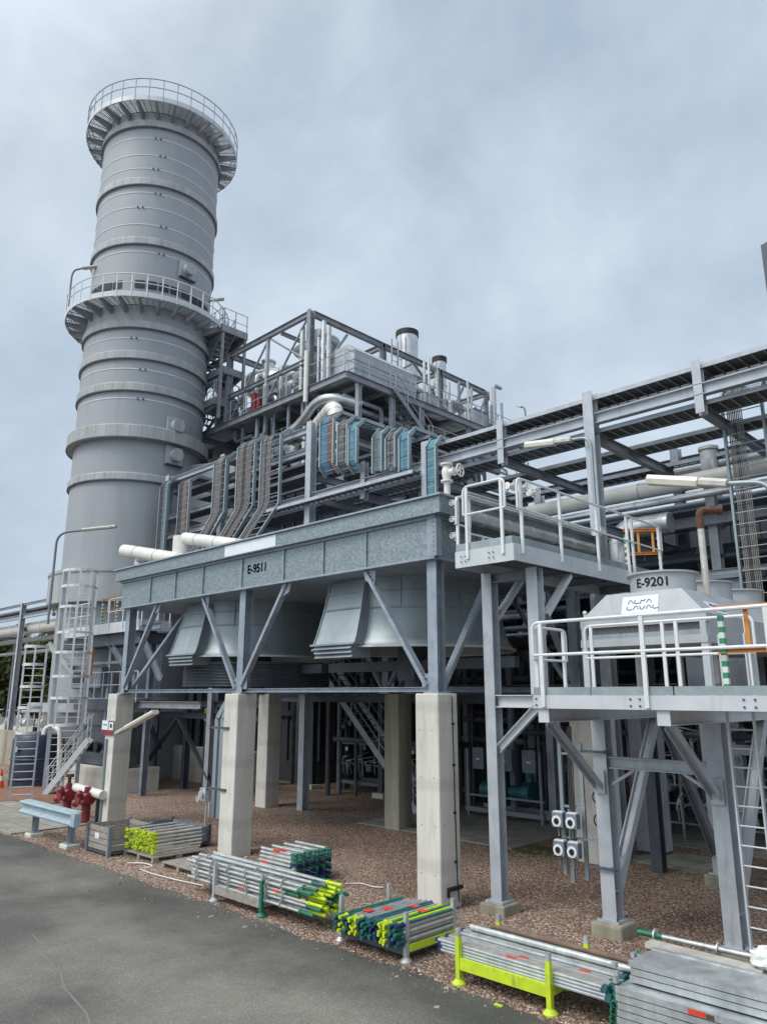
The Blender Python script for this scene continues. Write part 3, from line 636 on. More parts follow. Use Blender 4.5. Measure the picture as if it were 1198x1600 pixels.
for z in (1.72, 1.22):
    for dx in (-.16, .13):
        c = P0+V((dx, -.06, z)); b = MB(); b.box(c.x-.115, c.x+.115, c.y-.13, c.y+.02, c.z-.13, c.z+.13); iso = b.build('isolator', MIDP, sw, bevel=.012)
        b = MB(); b.lathe([(.055, 0), (.10, 0), (.10, .012), (.055, .012)], (c.x-.01, c.y-.131, c.z-.02), 20, (0, -1, 0), closed=True); b.box(c.x-.1, c.x+.1, c.y-.11, c.y+.01, c.z+.131, c.z+.15); b.build('rotary_ring', PANELW, iso)
        b = MB(); b.cyl((c.x-.01, c.y-.131, c.z-.02), .05, .03, 14, (0, -1, 0)); b.bar((c.x-.01, c.y-.17, c.z-.07), (c.x-.01, c.y-.17, c.z+.03), .02); b.build('rotary_knob', BLACK, iso)
        b = MB(); b.tube([c+V((-.03, -.05, -.13)), c+V((-.03, -.04, -.3))], .014, 6); b.tube([c+V((.04, -.05, -.13)), c+V((.04, -.04, -.28))], .014, 6); b.build('cable_gland', CABLE, iso)
b = MB()
for z in (2.15, 1.75): b.lathe([(.105, -.012), (.13, -.012), (.13, .012), (.105, .012)], P0+V((.55, .15, z)), 24, (0.5, -.87, 0), closed=True)
t = thing('cable_loop', 'two black coiled cable loops hanging beside the four isolators', 'cable', tuple(P0+V((.55, .15, 1.7)))); islands(b, 'coil', BLACK, t)

# ================================================================== ROADSIDE ITEMS
# guard barrier
t = thing('guard_barrier', 'pale blue steel guard barrier on two posts at the road edge', 'barrier', (-22.4, 9.55, 0))
b = MB(); b.sweep((-24.3, 9.5, .77), (-20.75, 9.5, .77), [(-.02, -.17), (.14, -.17), (.16, -.12), (.05, -.06), (.05, .06), (.16, .12), (.14, .17), (-.02, .17)][::-1]); b.box(-20.76, -20.52, 9.34, 9.53, .60, .94); b.box(-24.32, -20.74, 9.49, 9.66, .925, .95)
b.build('beam', mat('barrier_paint', (.40, .50, .56), (.31, .40, .45), .5, .1, 3.), t, bevel=.01)
for px_ in (-23.6, -21.2):
    b = MB(); b.ibeam((px_, 9.6, .1), (px_, 9.6, .62), .16, .14, up=(1, 0, 0)); b.box(px_-.15, px_+.15, 9.45, 9.75, .10, .12); b.build('post', BLUEP, t)
    b = MB(); b.box(px_-.22, px_+.22, 9.4, 9.8, -.1, .1); b.build('footing', CONC, t, bevel=.03)
# hydrant
t = thing('fire_hydrant', 'dark red fire hydrant with twin valves and a white cross pipe', 'hydrant', (-24.5, 11.2, 0))
b = MB(); b.cyl((-24.7, 11.6, 0), .14, .6, 18); b.cyl((-24.7, 11.6, .0), .22, .05, 18); b.build('standpipe', RED, t); b = MB(); b.cyl((-26.1, 11.6, 0), .13, .62, 16); b.build('standpipe', RED, t)
for hx in (-26.1, -24.7):
    b = MB(); b.ball((hx, 11.6, .76), .2, 14); b.cyl((hx, 11.3, .76), .13, .55, 16, (0, 1, 0)); b.cyl((hx-.2, 11.6, .76), .19, .05, 16, (1, 0, 0)); b.cyl((hx+.18, 11.6, .76), .19, .05, 16, (1, 0, 0)); b.cyl((hx, 11.27, .76), .19, .05, 16, (0, 1, 0)); b.cyl((hx, 11.6, .85), .1, .25, 12); b.ball((hx+.1, 11.3, .92), .11, 10); b.ball((hx-.14, 11.3, .62), .12, 10); b.ball((hx+.16, 11.4, .66), .1, 10); b.bar((hx-.22, 11.35, .9), (hx+.2, 11.3, 1.0), .05); b.build('valve_body', RED, t)
b = MB(); b.cyl((-26.1, 11.6, 1.05), .06, .3, 10); b.cyl((-26.1, 11.6, 1.3), .14, .1, 12); b.build('spindle_cap', RUST, t)
b = MB(); b.tube([(-25.9, 11.75, .98), (-23.9, 11.75, .9)], .14, 16); b.build('cross_pipe', WPIPE, t)
b = MB(); b.bar((-24.2, 11.75, 0), (-24.2, 11.75, .8), .1); b.build('support', BLACK, t)
# wooden crate
def slat_crate(label, x0, x1, y0, y1, z0, h, mt, post, n=4, note=True):
    t = thing('slatted_crate', label, 'crate', ((x0+x1)/2, (y0+y1)/2, 0))
    sh = h/n
    for fx in (0, 1):
        b = MB()
        for k in range(n): yy = y0 if not fx else y1-.025; b.box(x0+.05, x1-.05, yy, yy+.025, z0+k*sh+.012, z0+(k+1)*sh-.012)
        b.build('slat_side', mt, t)
        b = MB()
        for k in range(n): xx = x0 if not fx else x1-.025; b.box(xx, xx+.025, y0+.05, y1-.05, z0+k*sh+.012, z0+(k+1)*sh-.012)
        b.build('slat_side', mt, t)
    b = MB(); b.box(x0+.03, x1-.03, y0+.03, y1-.03, z0+.02, z0+.04); b.build('floor', mt, t)
    for px_ in (x0, x1):
        for py_ in (y0, y1): b = MB(); b.bar((px_, py_, 0), (px_, py_, z0+h+.03), .09); b.build('corner_post', post, t)
    b = MB(); b.bar((x0, y0, z0-.03), (x1, y0, z0-.03), .06, .05); b.bar((x0, y1, z0-.03), (x1, y1, z0-.03), .06, .05); b.bar((x1, y0, z0-.03), (x1, y1, z0-.03), .06, .05); b.build('skid', DARKP, t)
    if note: b = MB(); b.box(x0+.4, x0+.62, y0-.006, y0-.001, z0+h*.45, z0+h*.68); b.build('paper_note', PANELW, t)
slat_crate('grey weathered slatted crate with a paper note beside the guard barrier', -20.5, -19.3, 9.75, 10.9, .1, .58, WOODG, MIDP)
slat_crate('dark low empty stillage behind the grey slatted crate', -20.6, -18.7, 11.3, 12.3, .12, .4, MIDP, DARKP, 2, False)
def frame_stack(label, x0, x1, y0, y1, z0, n, dz, axis, endm, tubem, pallet=None, sticker=False, mixed=None):
    """stack of flat scaffold frames; long tubes run along axis, end brackets in endm"""
    t = thing('scaffold_frame_stack', label, 'scaffold frames', ((x0+x1)/2, (y0+y1)/2, 0), 'stacks of scaffold frames')
    zs = [z0+k*dz for k in range(n)]
    for z in zs:
        b = MB(); jx = random.uniform(-.04, .04); r_ = .026
        if axis == 'y':
            for xx in (x0+.03, x0+(x1-x0)*.36, x0+(x1-x0)*.66, x1-.03): b.tube([(xx+jx, y0+.12, z), (xx+jx, y1, z)], r_, 8)
        else:
            for yy in (y0+.03, y0+(y1-y0)*.33, y0+(y1-y0)*.66, y1-.03): b.tube([(x0, yy+jx, z), (x1-.12, yy+jx, z)], r_+.008, 8)
        islands(b, 'frame_tube', tubem, t)
        em_ = random.choice(mixed) if mixed else endm
        if axis == 'y':
            for xx in [x0+.03+i*(x1-x0-.06)/5 for i in range(6)]:
                ye = y0-random.uniform(-.03, .1); b = MB(); b.tube([(xx+jx, ye, z+random.uniform(-.025, .025)), (xx+jx+random.uniform(-.02, .02), y0+.2, z)], .027, 8); b.tube([(xx+jx-.045, ye+.05, z+.025), (xx+jx+.045, ye+.05, z-.03)], .018, 6); b.build('end_coupling', em_, t)
        else:
            for yy in [y0+.04+i*(y1-y0-.08)/5 for i in range(6)]: b = MB(); b.tube([(x1-.14, yy, z), (x1+.05, yy, z+random.uniform(-.02, .02))], .036, 8); b.tube([(x1-.02, yy-.05, z+.02), (x1-.02, yy+.05, z-.02)], .03, 6); b.build('end_coupling', em_, t)
    if sticker:
        b = MB()
        for k in (1, 2, n-1): b.box(x0+.5, x0+.68, y0-.012, y0-.006, zs[k]-.02, zs[k]+.05)
        b.box(x0+.6, x0+.85, y0+.02, y0+.14, zs[-1]+.036, zs[-1]+.042); islands(b, 'sticker', STICK, t)
    return t
random.seed(21)
frame_stack('scaffold frames with bright yellow ends stacked on a wooden pallet by the grey crate', -19.2, -17.95, 10.2, 11.6, .2, 6, .085, 'y', HIVIS, TUBEB)
frame_stack('scaffold frames with blue and green ends stacked on bare gravel', -14.85, -13.62, 11.15, 12.2, .06, 8, .078, 'x', NAVY, TUBE, sticker=True, mixed=[NAVY, GREEN, GREEN, NAVY, TEAL])
def pallet(label, x0, x1, y0, y1, name='wooden_pallet', mt=WOODG):
    t = thing(name, label, 'pallet', ((x0+x1)/2, (y0+y1)/2, 0), 'wooden pallets on the gravel')
    b = MB(); n = 7; wv = (y1-y0)/n
    for k in range(n): b.box(x0, x1, y0+k*wv+.015, y0+(k+1)*wv-.015, .105, .13)
    b.build('deck_board', mt, t)
    b = MB()
    for xx in (x0, (x0+x1)/2-.05, x1-.1):
        for yy in (y0+.02, (y0+y1)/2-.07, y1-.16): b.box(xx, xx+.1, yy, yy+.14, .022, .104)
        b.box(xx, xx+.1, y0, y1, 0, .021)
    b.build('block', mt, t)
pallet('wooden pallet under the yellow ended scaffold frames', -19.3, -17.8, 10.15, 11.65)
pallet('empty grey wooden pallet left of the pole stillage', -17.3, -15.9, 10.1, 11.3)
b = MB(); pts = [(-18.2, 9.7, .03), (-17.8, 9.95, .05), (-17.3, 9.95, .03), (-17.5, 9.6, .03), (-16.8, 9.55, .03), (-15.9, 9.62, .03), (-14.9, 9.75, .04)]
b.tube(path(pts, .2), .012, 6); tag(b.build('rope', WPIPE), 'white rope lying loose on the gravel by the empty pallet', 'rope')
b = MB(); b.tube(path([(-12.9, 12.0, .03), (-12.7, 12.3, .03), (-12.3, 12.2, .03), (-12.1, 12.35, .03)], .2), .012, 6); tag(b.build('rope', WPIPE), 'short pale strap lying on the gravel beside the blue frame stack', 'rope')

# stillages with posts
def stillage(label, x0, x1, y0, y1, h, mts, zb, foot=True, beam_mt=None, front_h=None):
    t = thing('post_stillage', label, 'stillage', ((x0+x1)/2, (y0+y1)/2, 0), 'post stillages along the road edge')
    for k, (px_, py_) in enumerate(((x0, y0), (x1, y0), (x0, y1), (x1, y1))):
        m_ = mts[k]; b = MB(); b.bar((px_, py_, .04), (px_, py_, h-.1), .07); b.lathe([(.1, 0), (.1, .02), (.05, .07), (.05, .09)], (px_, py_, 0), 14)
        po = b.build('post', m_, t); b = MB(); b.bar((px_, py_, h-.099), (px_, py_, h), .06); b.build('post_tip', TUBE, po)
    bm_ = beam_mt or mts[0]
    b = MB(); b.bar((x0+.036, y0, zb), (x1-.036, y0, zb), .05, .15); b.bar((x0+.036, y1, zb), (x1-.036, y1, zb), .05, .15); b.bar((x0, y0+.036, zb), (x0, y1-.036, zb), .05, .12); b.bar((x1, y0+.036, zb), (x1, y1-.036, zb), .05, .12)
    b.build('side_beam', bm_, t); return t
def tubes(label, seq, name='scaffold_tube', group=None):
    """a bundle: every tube of the pile is a thing of its own"""
    for p0, p1, r_, mt, tip, tipm, lb in seq:
        t = thing(name, lb or label, 'tube', p0, group)
        b = MB(); b.tube([p0, p1], r_, 10); b.build('pipe', mt, t)
        if tip:
            d = (V(p1)-V(p0)).normalized(); b = MB(); b.tube([V(p1)-d*tip, V(p1)+d*.06], r_*1.12, 10, True); b.cyl(V(p1)-d*tip*.9, r_*1.6, .03, 10, d); b.build('end_spigot', tipm, t)
random.seed(4)
stillage('grey and green post stillage full of scaffold standards with yellow ends', -13.83, -12.28, 9.3, 10.05, .72, [PAINT, GREEN, PAINT, GREEN], .22, beam_mt=WOODG)
seq = []
for row in range(6):
    for k in range(8):
        y = 9.37+k*.08+(row % 2)*.03; z = .29+row*.076; top_ = row == 5
        if top_ and k in (1, 2, 5): continue
        x0 = -14.85+random.uniform(-.15, .12); x1 = x0+random.choice((4.0, 4.0, 4.1, 3.6))+random.uniform(-.06, .06)
        tipm = random.choice((HIVIS, HIVIS, HIVIS, GREEN)) if row < 5 else random.choice((GREEN, HIVIS, TEAL))
        mt = random.choice((TUBE, TUBE, TUBEB, TUBE, DECKS))
        seq.append(((x0, y, z), (x1, y+random.uniform(-.03, .03), z+random.uniform(-.02, .02)), .027, mt, .34, tipm, None))
tubes('galvanised scaffold standard with a painted end lying in the grey and green stillage', seq, 'scaffold_standard', 'scaffold standards in the grey and green stillage')
random.seed(14)
t = thing('rosette_ring', 'galvanised rosette discs spaced along the scaffold standards of the green post stillage', 'scaffold rosettes', (-13, 9.3, .3), None)
b = MB()
for row in range(6):
    for x in (-14.55, -14.05, -13.45, -12.85, -12.2, -11.75):
        b.lathe([(.03, -.006), (.062, -.006), (.062, .006), (.03, .006)], (x+random.uniform(-.05, .05), 9.36, .29+row*.076), 10, (1, 0, 0), closed=True)
        if row == 5: b.lathe([(.03, -.006), (.062, -.006), (.062, .006), (.03, .006)], (x+random.uniform(-.05, .05), 9.36+.4*random.random(), .29+row*.076), 10, (1, 0, 0), closed=True)
islands(b, 'disc', TUBE, t)
for p in ((-13.0, 9.335, .37), (-13.9, 9.335, .55), (-11.9, 9.335, .5), (-12.6, 9.6, .85)):
    b = MB(); b.box(p[0]-.09, p[0]+.09, p[1]-.01, p[1]-.006, p[2]-.02, p[2]+.02); b.build('sticker', STICK, t)
# stillage 2: ledgers running away from the road
stillage('grey post stillage heaped with green and yellow ended ledgers', -10.2, -8.72, 9.4, 10.55, .7, [TUBE, TUBE, TUBE, TUBE], .17, beam_mt=DARKP)
b = MB(); b.bar((-8.67, 9.44, .2), (-8.67, 10.51, .2), .03, .1); tag(b.build('cross_bar', HIVIS), 'bright yellow cross bar along the right side of the grey post stillage', 'bar')
seq = []; random.seed(9)
for row in range(6):
    for k in range(13):
        x = -10.1+k*.112+(row % 2)*.04; z = .25+row*.050*(.8+.03*k)
        y0 = 9.22+random.uniform(-.05, .05); y1 = 10.7+random.uniform(-.08, .08)
        if row == 5: mt = (GREEN, TEAL, DECKS, DECKS, DECKS, TUBE, TEAL, TEAL, TUBE, HIVIS, GREEN, HIVIS, TEAL)[k]
        elif k == 12: mt = TUBEB
        else: mt = random.choice((TUBE, TEAL, TUBE))
        tip = TEAL if k < 1 else HIVIS if k in (1, 3, 4, 9, 10) else random.choice((TEAL, TEAL, NAVY, GREEN))
        seq.append(((x, y1, z), (x, y0, z), .025, mt, .13, tip, None))
tubes('scaffold ledger with a coloured wedge end in the grey post stillage', seq, 'scaffold_ledger', 'ledgers in the grey post stillage')
b = MB()
for p in ((-9.6, 9.9, .515), (-9.35, 10.3, .523), (-9.75, 9.6, .513), (-9.0, 10.1, .55)): b.box(p[0]-.08, p[0]+.08, p[1]-.07, p[1]+.07, p[2]-.006, p[2]+.002)
t = thing('sticker', 'red paper stickers on top of the ledgers in the grey stillage', 'sticker', (-9.5, 10, .52)); islands(b, 'paper', STICK, t)
# yellow stillage with deck boards
stillage('bright yellow post stillage loaded with long pale deck boards', -7.58, -6.08, 9.27, 10.25, .72, [HIVIS]*4, .27, beam_mt=HIVIS)
random.seed(17); names = (TUBEB, DECKS, TUBE, DECKS, WOODG)
for row in range(4):
    for k in range(7):
        if row == 3 and k == 3: continue
        y = 9.36+k*.118; z = .355+row*.042; mt = random.choice(names) if row == 3 else DECKS
        t = thing('scaffold_board', 'long pale scaffold board lying in the bright yellow stillage', 'scaffold board', (-6.6, y, z), 'boards in the yellow stillage')
        x0, x1 = -7.95+random.uniform(-.05, .05), -5.35+random.uniform(-.05, .05)
        b = MB(); b.sweep((x0, y, z), (x1, y, z), [(-.052, -.018), (.052, -.018), (.056, 0), (.05, .018), (-.05, .018), (-.056, 0)]); b.build('deck', mt, t)
        b = MB(); b.box(x1+.001, x1+.07, y-.045, y+.045, z-.03, z+.012); b.tube([(x1+.05, y, z), (x1+.07, y, z-.12)], .02, 6); b.build('hook', TEAL, t)
        b = MB(); b.box(x0-.07, x0-.001, y-.045, y+.045, z-.03, z+.012); b.build('hook', NAVY, t)
for y, z, mt, lb in ((9.72, .56, TUBE, 'galvanised tube lying on the boards of the yellow stillage'), (10.12, .54, WOODB, 'brown wooden pole along the back of the yellow stillage')):
    b = MB(); b.tube([(-7.85 if y < 10 else -7.7, y+.2 if y < 10 else y+.12, z), (-5.25, y+.2 if y < 10 else y+.12, z)], .045, 10); tag(b.build('long_tube', mt), lb, 'tube')
b = MB()
for p in ((-6.75, 9.38), (-6.62, 9.5), (-5.75, 9.62)): b.box(p[0]-.08, p[0]+.08, p[1]-.03, p[1]+.03, .5, .503)
t = thing('sticker', 'faded red stickers on the boards of the yellow stillage', 'sticker', (-6.5, 9.5, .5)); islands(b, 'paper', STICK, t)
# stack of metal decks at the corner
t0 = 'stacked ribbed galvanised deck panel with green end hooks in the right corner stack'
random.seed(31)
for k in range(9):
    z = .04+k*.083; x0 = -5.16+random.uniform(-.02, .02); back = 10.0
    t = thing('deck_panel', t0 if k != 5 else 'galvanised deck panel with a red sticker in the right corner stack', 'deck panel', (-3.6, 9.65, z), 'metal deck panels stacked in the corner')
    b = MB(); yo = 0 if k < 6 else .24; b.sweep((x0+yo*.3, 9.66+yo, z+.04), (-2.1, 9.66+yo, z+.04), [(-.335, -.036), (.34, -.036), (.34, .036), (.30, .036), (.30, .020), (-.30, .020), (-.30, .036), (-.35, .036), (-.35, .024), (-.322, .018), (-.322, -.012), (-.335, -.02)]); b.build('panel', DECKS, t)
    b = MB()
    for yy in (9.40, 9.9): b.box(x0-.05, x0-.001, yy-.04, yy+.04, z+.01, z+.07)
    if k < 4: b.lathe([(.035, -.008), (.055, -.008), (.055, .008), (.035, .008)], (x0-.05, 9.33, z+.03), 12, (0, 1, 0), closed=True)
    islands(b, 'end_hook', GREEN if k < 6 else DECKS, t)
    if k == 5: b = MB(); b.box(-4.27, -4.08, 9.312, 9.316, z+.012, z+.068); b.build('sticker', STICK, t); b = MB(); b.box(-4.07, -3.98, 9.312, 9.316, z+.012, z+.06); b.build('sticker', RUST, t)
for k in range(8):
    z = .05+k*.082
    t = thing('plank', 'brown plank with metal edging stacked behind the ribbed deck panels', 'plank', (-3.6, 10.5, z), 'brown planks behind the deck panels')
    b = MB(); b.box(-5.3+.03*(k % 3), -2.2, 10.1, 10.62, z, z+.07); b.build('board', WOODB, t)
    b = MB(); b.box(-5.37+.03*(k % 3), -5.301+.03*(k % 3), 10.15, 10.3, z, z+.06); b.build('end_hook', GREEN, t)
    b = MB(); b.box(-5.29+.03*(k % 3), -2.2, 10.085, 10.099, z+.055, z+.08); b.build('metal_edge', DECKS, t)
b = MB(); b.sweep((-5.25, 10.42, .76), (-3.75, 10.35, .76), [(-.09, -.035), (.09, -.035), (.09, .03), (-.09, .035)]); tag(b.build('wooden_beam', TUBEB), 'cream wooden beam lying on top of the brown planks', 'beam')
t = thing('scaffold_standard', 'single scaffold standard with a green end lying behind the cream beam', 'tube', (-4.8, 10.75, .8))
b = MB(); b.tube([(-5.2, 10.75, .78), (-3.9, 10.72, .80)], .035, 10); b.build('pipe', TUBE, t)
b = MB(); b.tube([(-5.55, 10.755, .775), (-5.2, 10.75, .78)], .037, 10); b.build('end_spigot', GREEN, t)
b = MB()
for x in (-5.3, -4.45, -3.95): b.lathe([(.036, -.01), (.085, -.01), (.085, .01), (.036, .01)], (x, 10.75, .78), 12, (1, 0, 0), closed=True)
islands(b, 'rosette', TUBE, t)
b = MB(); random.seed(8)
vs = []; n_ = 14
for i in range(9):
    for j in range(n_):
        a = 2*math.pi*j/n_; p = math.pi*i/8; rr = 1+random.uniform(-.18, .18)
        vs.append((-3.72+.22*rr*math.sin(p)*math.cos(a), 10.42+.16*rr*math.sin(p)*math.sin(a), .90-.13*rr*math.cos(p)))
b.add(vs, [(i*n_+j, i*n_+(j+1) % n_, (i+1)*n_+(j+1) % n_, (i+1)*n_+j) for i in range(8) for j in range(n_)]); tag(b.build('plastic_bag', PLAST), 'crumpled white plastic bag on the end of the cream beam', 'plastic bag')
b = MB(); b.box(-6.78, -6.66, 9.0, 9.05, .006, .02); tag(b.build('paper_scrap', HIVIS), 'small yellow scrap lying on the asphalt by the yellow stillage', 'litter')
b = MB(); b.box(-5.75, -5.66, 9.05, 9.1, .006, .02); tag(b.build('paper_scrap', PLAST), 'small white scrap lying on the gravel edge near the deck panels', 'litter')

# small litter and pale flecks along the asphalt edge
random.seed(90)
for k in range(16):
    x = random.uniform(-17, -5.5); y = 9.05-abs(random.gauss(0, .5)); a = random.uniform(0, 3.1); s_ = random.uniform(.02, .05)
    b = MB(); u = V((math.cos(a), math.sin(a), 0))*s_; w_ = V((-u.y, u.x, 0))*.5; p = V((x, y, .006))
    b.add([p-u-w_, p+u-w_, p+u*.8+w_+V((0, 0, .012)), p-u+w_, p-u*.9-w_*.8+V((0, 0, .01)), p+u*.8-w_*.7+V((0, 0, .016)), p+u*.7+w_*.8+V((0, 0, .022)), p-u*.8+w_*.7+V((0, 0, .012))], [(3, 2, 1, 0), (4, 5, 6, 7), (0, 1, 5, 4), (1, 2, 6, 5), (2, 3, 7, 6), (3, 0, 4, 7)])
    tag(b.build('dry_leaf', WOODG if k % 3 else WOODB), 'small dull dry leaf lying on the asphalt near the stones', 'leaf', 'dry leaves on the asphalt edge')

# ================================================================== CHIMNEY STACK
SX, SY, SR = -37.5, 18.86, 3.36
st = thing('chimney_stack', 'tall round grey clad chimney stack with two railed ring galleries', 'chimney', (SX, SY, 0))
b = MB(); NR = 150; zs = [0, 14.7, 17, 19.5, 21.3, 23.1, 28.1, 31.9, 35.6, 37.0]
for z in zs:
    for j in range(NR*2):
        a = math.pi*j/NR; r_ = SR+(.004 if j % 2 else 0); b.v.append(V((SX+r_*math.cos(a), SY+r_*math.sin(a), z)))
M2 = NR*2
for i in range(len(zs)-1):
    for j in range(M2): b.face((i*M2+j, i*M2+(j+1) % M2, (i+1)*M2+(j+1) % M2, (i+1)*M2+j))
b.build('cladding', CLAD, st)
b = MB(); b.lathe([(SR-.12, 36.4), (SR+.0, 36.95), (SR+.02, 37.35), (SR-.15, 37.35), (SR-.2, 36.0)], (SX, SY, 0), 64); b.build('rim', CLADL, st)
b = MB(); b.lathe([(SR-.16, 37.2), (0.01, 37.1)], (SX, SY, 0), 48); b.build('flue_mouth', BLACK, st)
BANDS = [(35.47, 35.9, .2), (31.68, 32.1, .2), (27.95, 28.36, .2), (22.94, 23.35, .2), (21.17, 21.6, .2), (19.37, 19.8, .2), (16.74, 17.43, .42), (14.55, 14.92, .2)]
for z0, z1, p in BANDS:
    b = MB(); angs = []
    for k in range(40): a = k*2*math.pi/40; angs += [(a, 0), (a+.003, .012), (a+.008, .012), (a+.011, 0), (a+.06, 0), (a+.11, 0)]
    prof = [(SR, z0, 0), (SR+p, z0, 1), (SR+p, z1-.05, 1), (SR+p*.9, z1, 1), (SR, z1+.06, 0)]; prof = [(r2_ if r2_ == SR else SR+(r2_-SR)*(.62 if p < .3 else .9), z2_, f2_) for r2_, z2_, f2_ in prof]; p = p*.62 if p < .3 else p*.9; n_ = len(angs)
    for r_, z_, f_ in prof: b.v += [V((SX+(r_+q*f_)*math.cos(a), SY+(r_+q*f_)*math.sin(a), z_)) for a, q in angs]
    for i in range(4):
        for j in range(n_): b.face((i*n_+j, i*n_+(j+1) % n_, (i+1)*n_+(j+1) % n_, (i+1)*n_+j), False)
    bd = b.build('stiffener_band', CLADL, st)
    b = MB(); b.lathe([(SR+p-.01, z0-.05), (SR+p+.015, z0-.05), (SR+p+.015, z0+.015), (SR+p-.01, z0+.015)], (SX, SY, 0), 72, closed=True); b.build('drip_edge', DARKP, bd)
for z in (34.75, 33.65, 32.75, 31.2, 30.25, 29.2, 27.5, 22.35, 20.6, 18.95):
    b = MB(); b.lathe([(SR+.005, z-.03), (SR+.03, z-.012), (SR+.03, z+.012), (SR+.005, z+.03)], (SX, SY, 0), 96, closed=True); sp = b.build('strap', PANELW, st)
    a = math.atan2(-SY, -SX)+math.pi*0+random.uniform(-.35, .1)
    for s in (-.04, .04): b = MB(); b.cyl((SX+(SR+.02)*math.cos(a+s), SY+(SR+.02)*math.sin(a+s), z), .05, .06, 8, (math.cos(a+s), math.sin(a+s), 0)); b.build('strap_buckle', DARKP, sp)
def ring_gallery(name, zt, rin, rout, nbr, rail_h):
    g_ = MB(); nb_ = 13
    for k in range(nb_): ra = rin+(rout-rin)*k/nb_; g_.lathe([(ra, zt-.03), (ra+.035, zt-.03), (ra+.035, zt), (ra, zt)], (SX, SY, 0), 72, closed=True)
    for k in range(72): a = k*math.pi/36; g_.bar((SX+rin*math.cos(a), SY+rin*math.sin(a), zt-.02), (SX+rout*math.cos(a), SY+rout*math.sin(a), zt-.02), .03)
    ga = g_.build(name, GRATE, st)
    g_ = MB(); g_.lathe([(rout, zt-.16), (rout+.03, zt-.16), (rout+.03, zt+.14), (rout, zt+.14)], (SX, SY, 0), 72, closed=True); g_.build('edge_fascia', LPAINT, ga)
    for k in range(nbr):
        a = (k+.5)*2*math.pi/nbr; c_, s_ = math.cos(a), math.sin(a); pf = lambda r_, z_: V((SX+r_*c_, SY+r_*s_, z_))
        g_ = MB(); t_v = V((-s_, c_, 0))*.06
        g_.prism([pf(rin-.3, zt-.06)-t_v, pf(rout, zt-.06)-t_v, pf(rout, zt-.22)-t_v, pf(rin-.3, zt-.62)-t_v], t_v*2); g_.build('bracket', FRAMEP, ga)
    g_ = MB(); pts = [V((SX+(rout+.02)*math.cos(t), SY+(rout+.02)*math.sin(t), 0)) for t in [2*math.pi*k/72 for k in range(73)]]
    for h, r_ in ((rail_h, .026), (rail_h*.55, .022)): g_.tube([p+V((0, 0, zt+h)) for p in pts], r_*1.25, 6)
    for k in range(0, 72, 2): g_.bar(pts[k]+V((0, 0, zt-.2)), pts[k]+V((0, 0, zt+rail_h)), .065, .04)
    g_.build('handrail', WHITEP if zt < 30 else PAINT, ga); return ga
ring_gallery('top_gallery', 36.55, SR, SR+1.05, 26, 1.25)
ring_gallery('middle_gallery', 24.35, SR, SR+1.1, 26, 1.15)
# shadow-gap duct band behind the middle gallery
b = MB()
for k in range(34):
    if k % 5 == 4: continue
    a0 = k*2*math.pi/34; b.lathe([(SR+.03, 25.3), (SR+.05, 25.3), (SR+.05, 25.75), (SR+.03, 25.75)], (SX, SY, 0), 3, a0=a0, a1=a0+.155, closed=True)
islands(b, 'louvre_slot', BLACK, st)
aF = math.atan2(-SY, -SX)   # bearing from the stack towards the yard
for z, da in ((27.0, .54), (17.75, .52), (16.15, .53)):
    a = aF+da; c_, s_ = math.cos(a), math.sin(a); q = V((SX+(SR+.02)*c_, SY+(SR+.02)*s_, z)); t_v = V((-s_, c_, 0))
    b = MB(); b.prism([q-t_v*.5+V((0, 0, -.5)), q+t_v*.5+V((0, 0, -.5)), q+t_v*.5+V((0, 0, .5)), q-t_v*.5+V((0, 0, .5))], V((c_, s_, 0))*.10); ip = b.build('inspection_port', PAINT, st)
    b = MB(); b.cyl(q+V((c_, s_, 0))*.1, .34, .35, 24, (c_, s_, 0)); b.build('port_cap', CLADL, ip)
    b = MB(); b.prism([q-t_v*.5+V((0, 0, -.56)), q+t_v*.5+V((0, 0, -.56)), q+t_v*.5+V((0, 0, -.5)), q-t_v*.5+V((0, 0, -.5))], V((c_, s_, 0))*.22); b.build('port_shelf', DARKP, ip)
def pole_lamp(label, foot, h, reach, group='street lamps on the walkways', mt=MIDP, z_drop=0, head=1.6):
    """bent tube lamp: reach = plan vector of the arm"""
    f = V(foot); rv = V((*reach, 0)); t = thing('pole_lamp', label, 'lamp', f, group); d = rv.normalized()
    tp = f+V((0, 0, h)); b = MB(); b.tube(path([f, tp, tp+rv*.45+V((0, 0, .12))], .55, 8), .055, 10); b.build('pole', mt, t)
    p0 = tp+rv*.45+V((0, 0, .12)); b = MB(); b.sweep(p0, p0+d*head+V((0, 0, .16)), [(-.12, -.05), (.12, -.05), (.14, .02), (.07, .08), (-.07, .08), (-.14, .02)]); b.build('lamp_head', TUBEB, t, bevel=.01)
    return t
a = aF-1.35; pole_lamp('small curved lamp on the middle gallery of the stack', (SX+(SR+1.05)*math.cos(a), SY+(SR+1.05)*math.sin(a), 24.4), 2.6, (1.3*.714, 1.3*.7), head=1.2)
a = aF+1.25; pole_lamp('short lamp poking out of the stack side above the middle gallery', (SX+(SR-.05)*math.cos(a), SY+(SR-.05)*math.sin(a), 26.1), .3, (.4, .7), head=.55)
b = MB(); b.lathe([(SR+.05, 8.35), (SR+.55, 8.35), (SR+.55, 9.75), (SR+.6, 9.8), (SR+.6, 9.95), (SR+.05, 10.0)], (SX, SY, 0), 64); b.build('base_collar', CLADL, st)
b = MB(); b.lathe([(SR+.55, 3.2), (SR+.9, 3.2), (SR+.9, 3.6), (SR+.55, 3.6)], (SX, SY, 0), 64, closed=True); b.build('base_collar', PAINT, st)
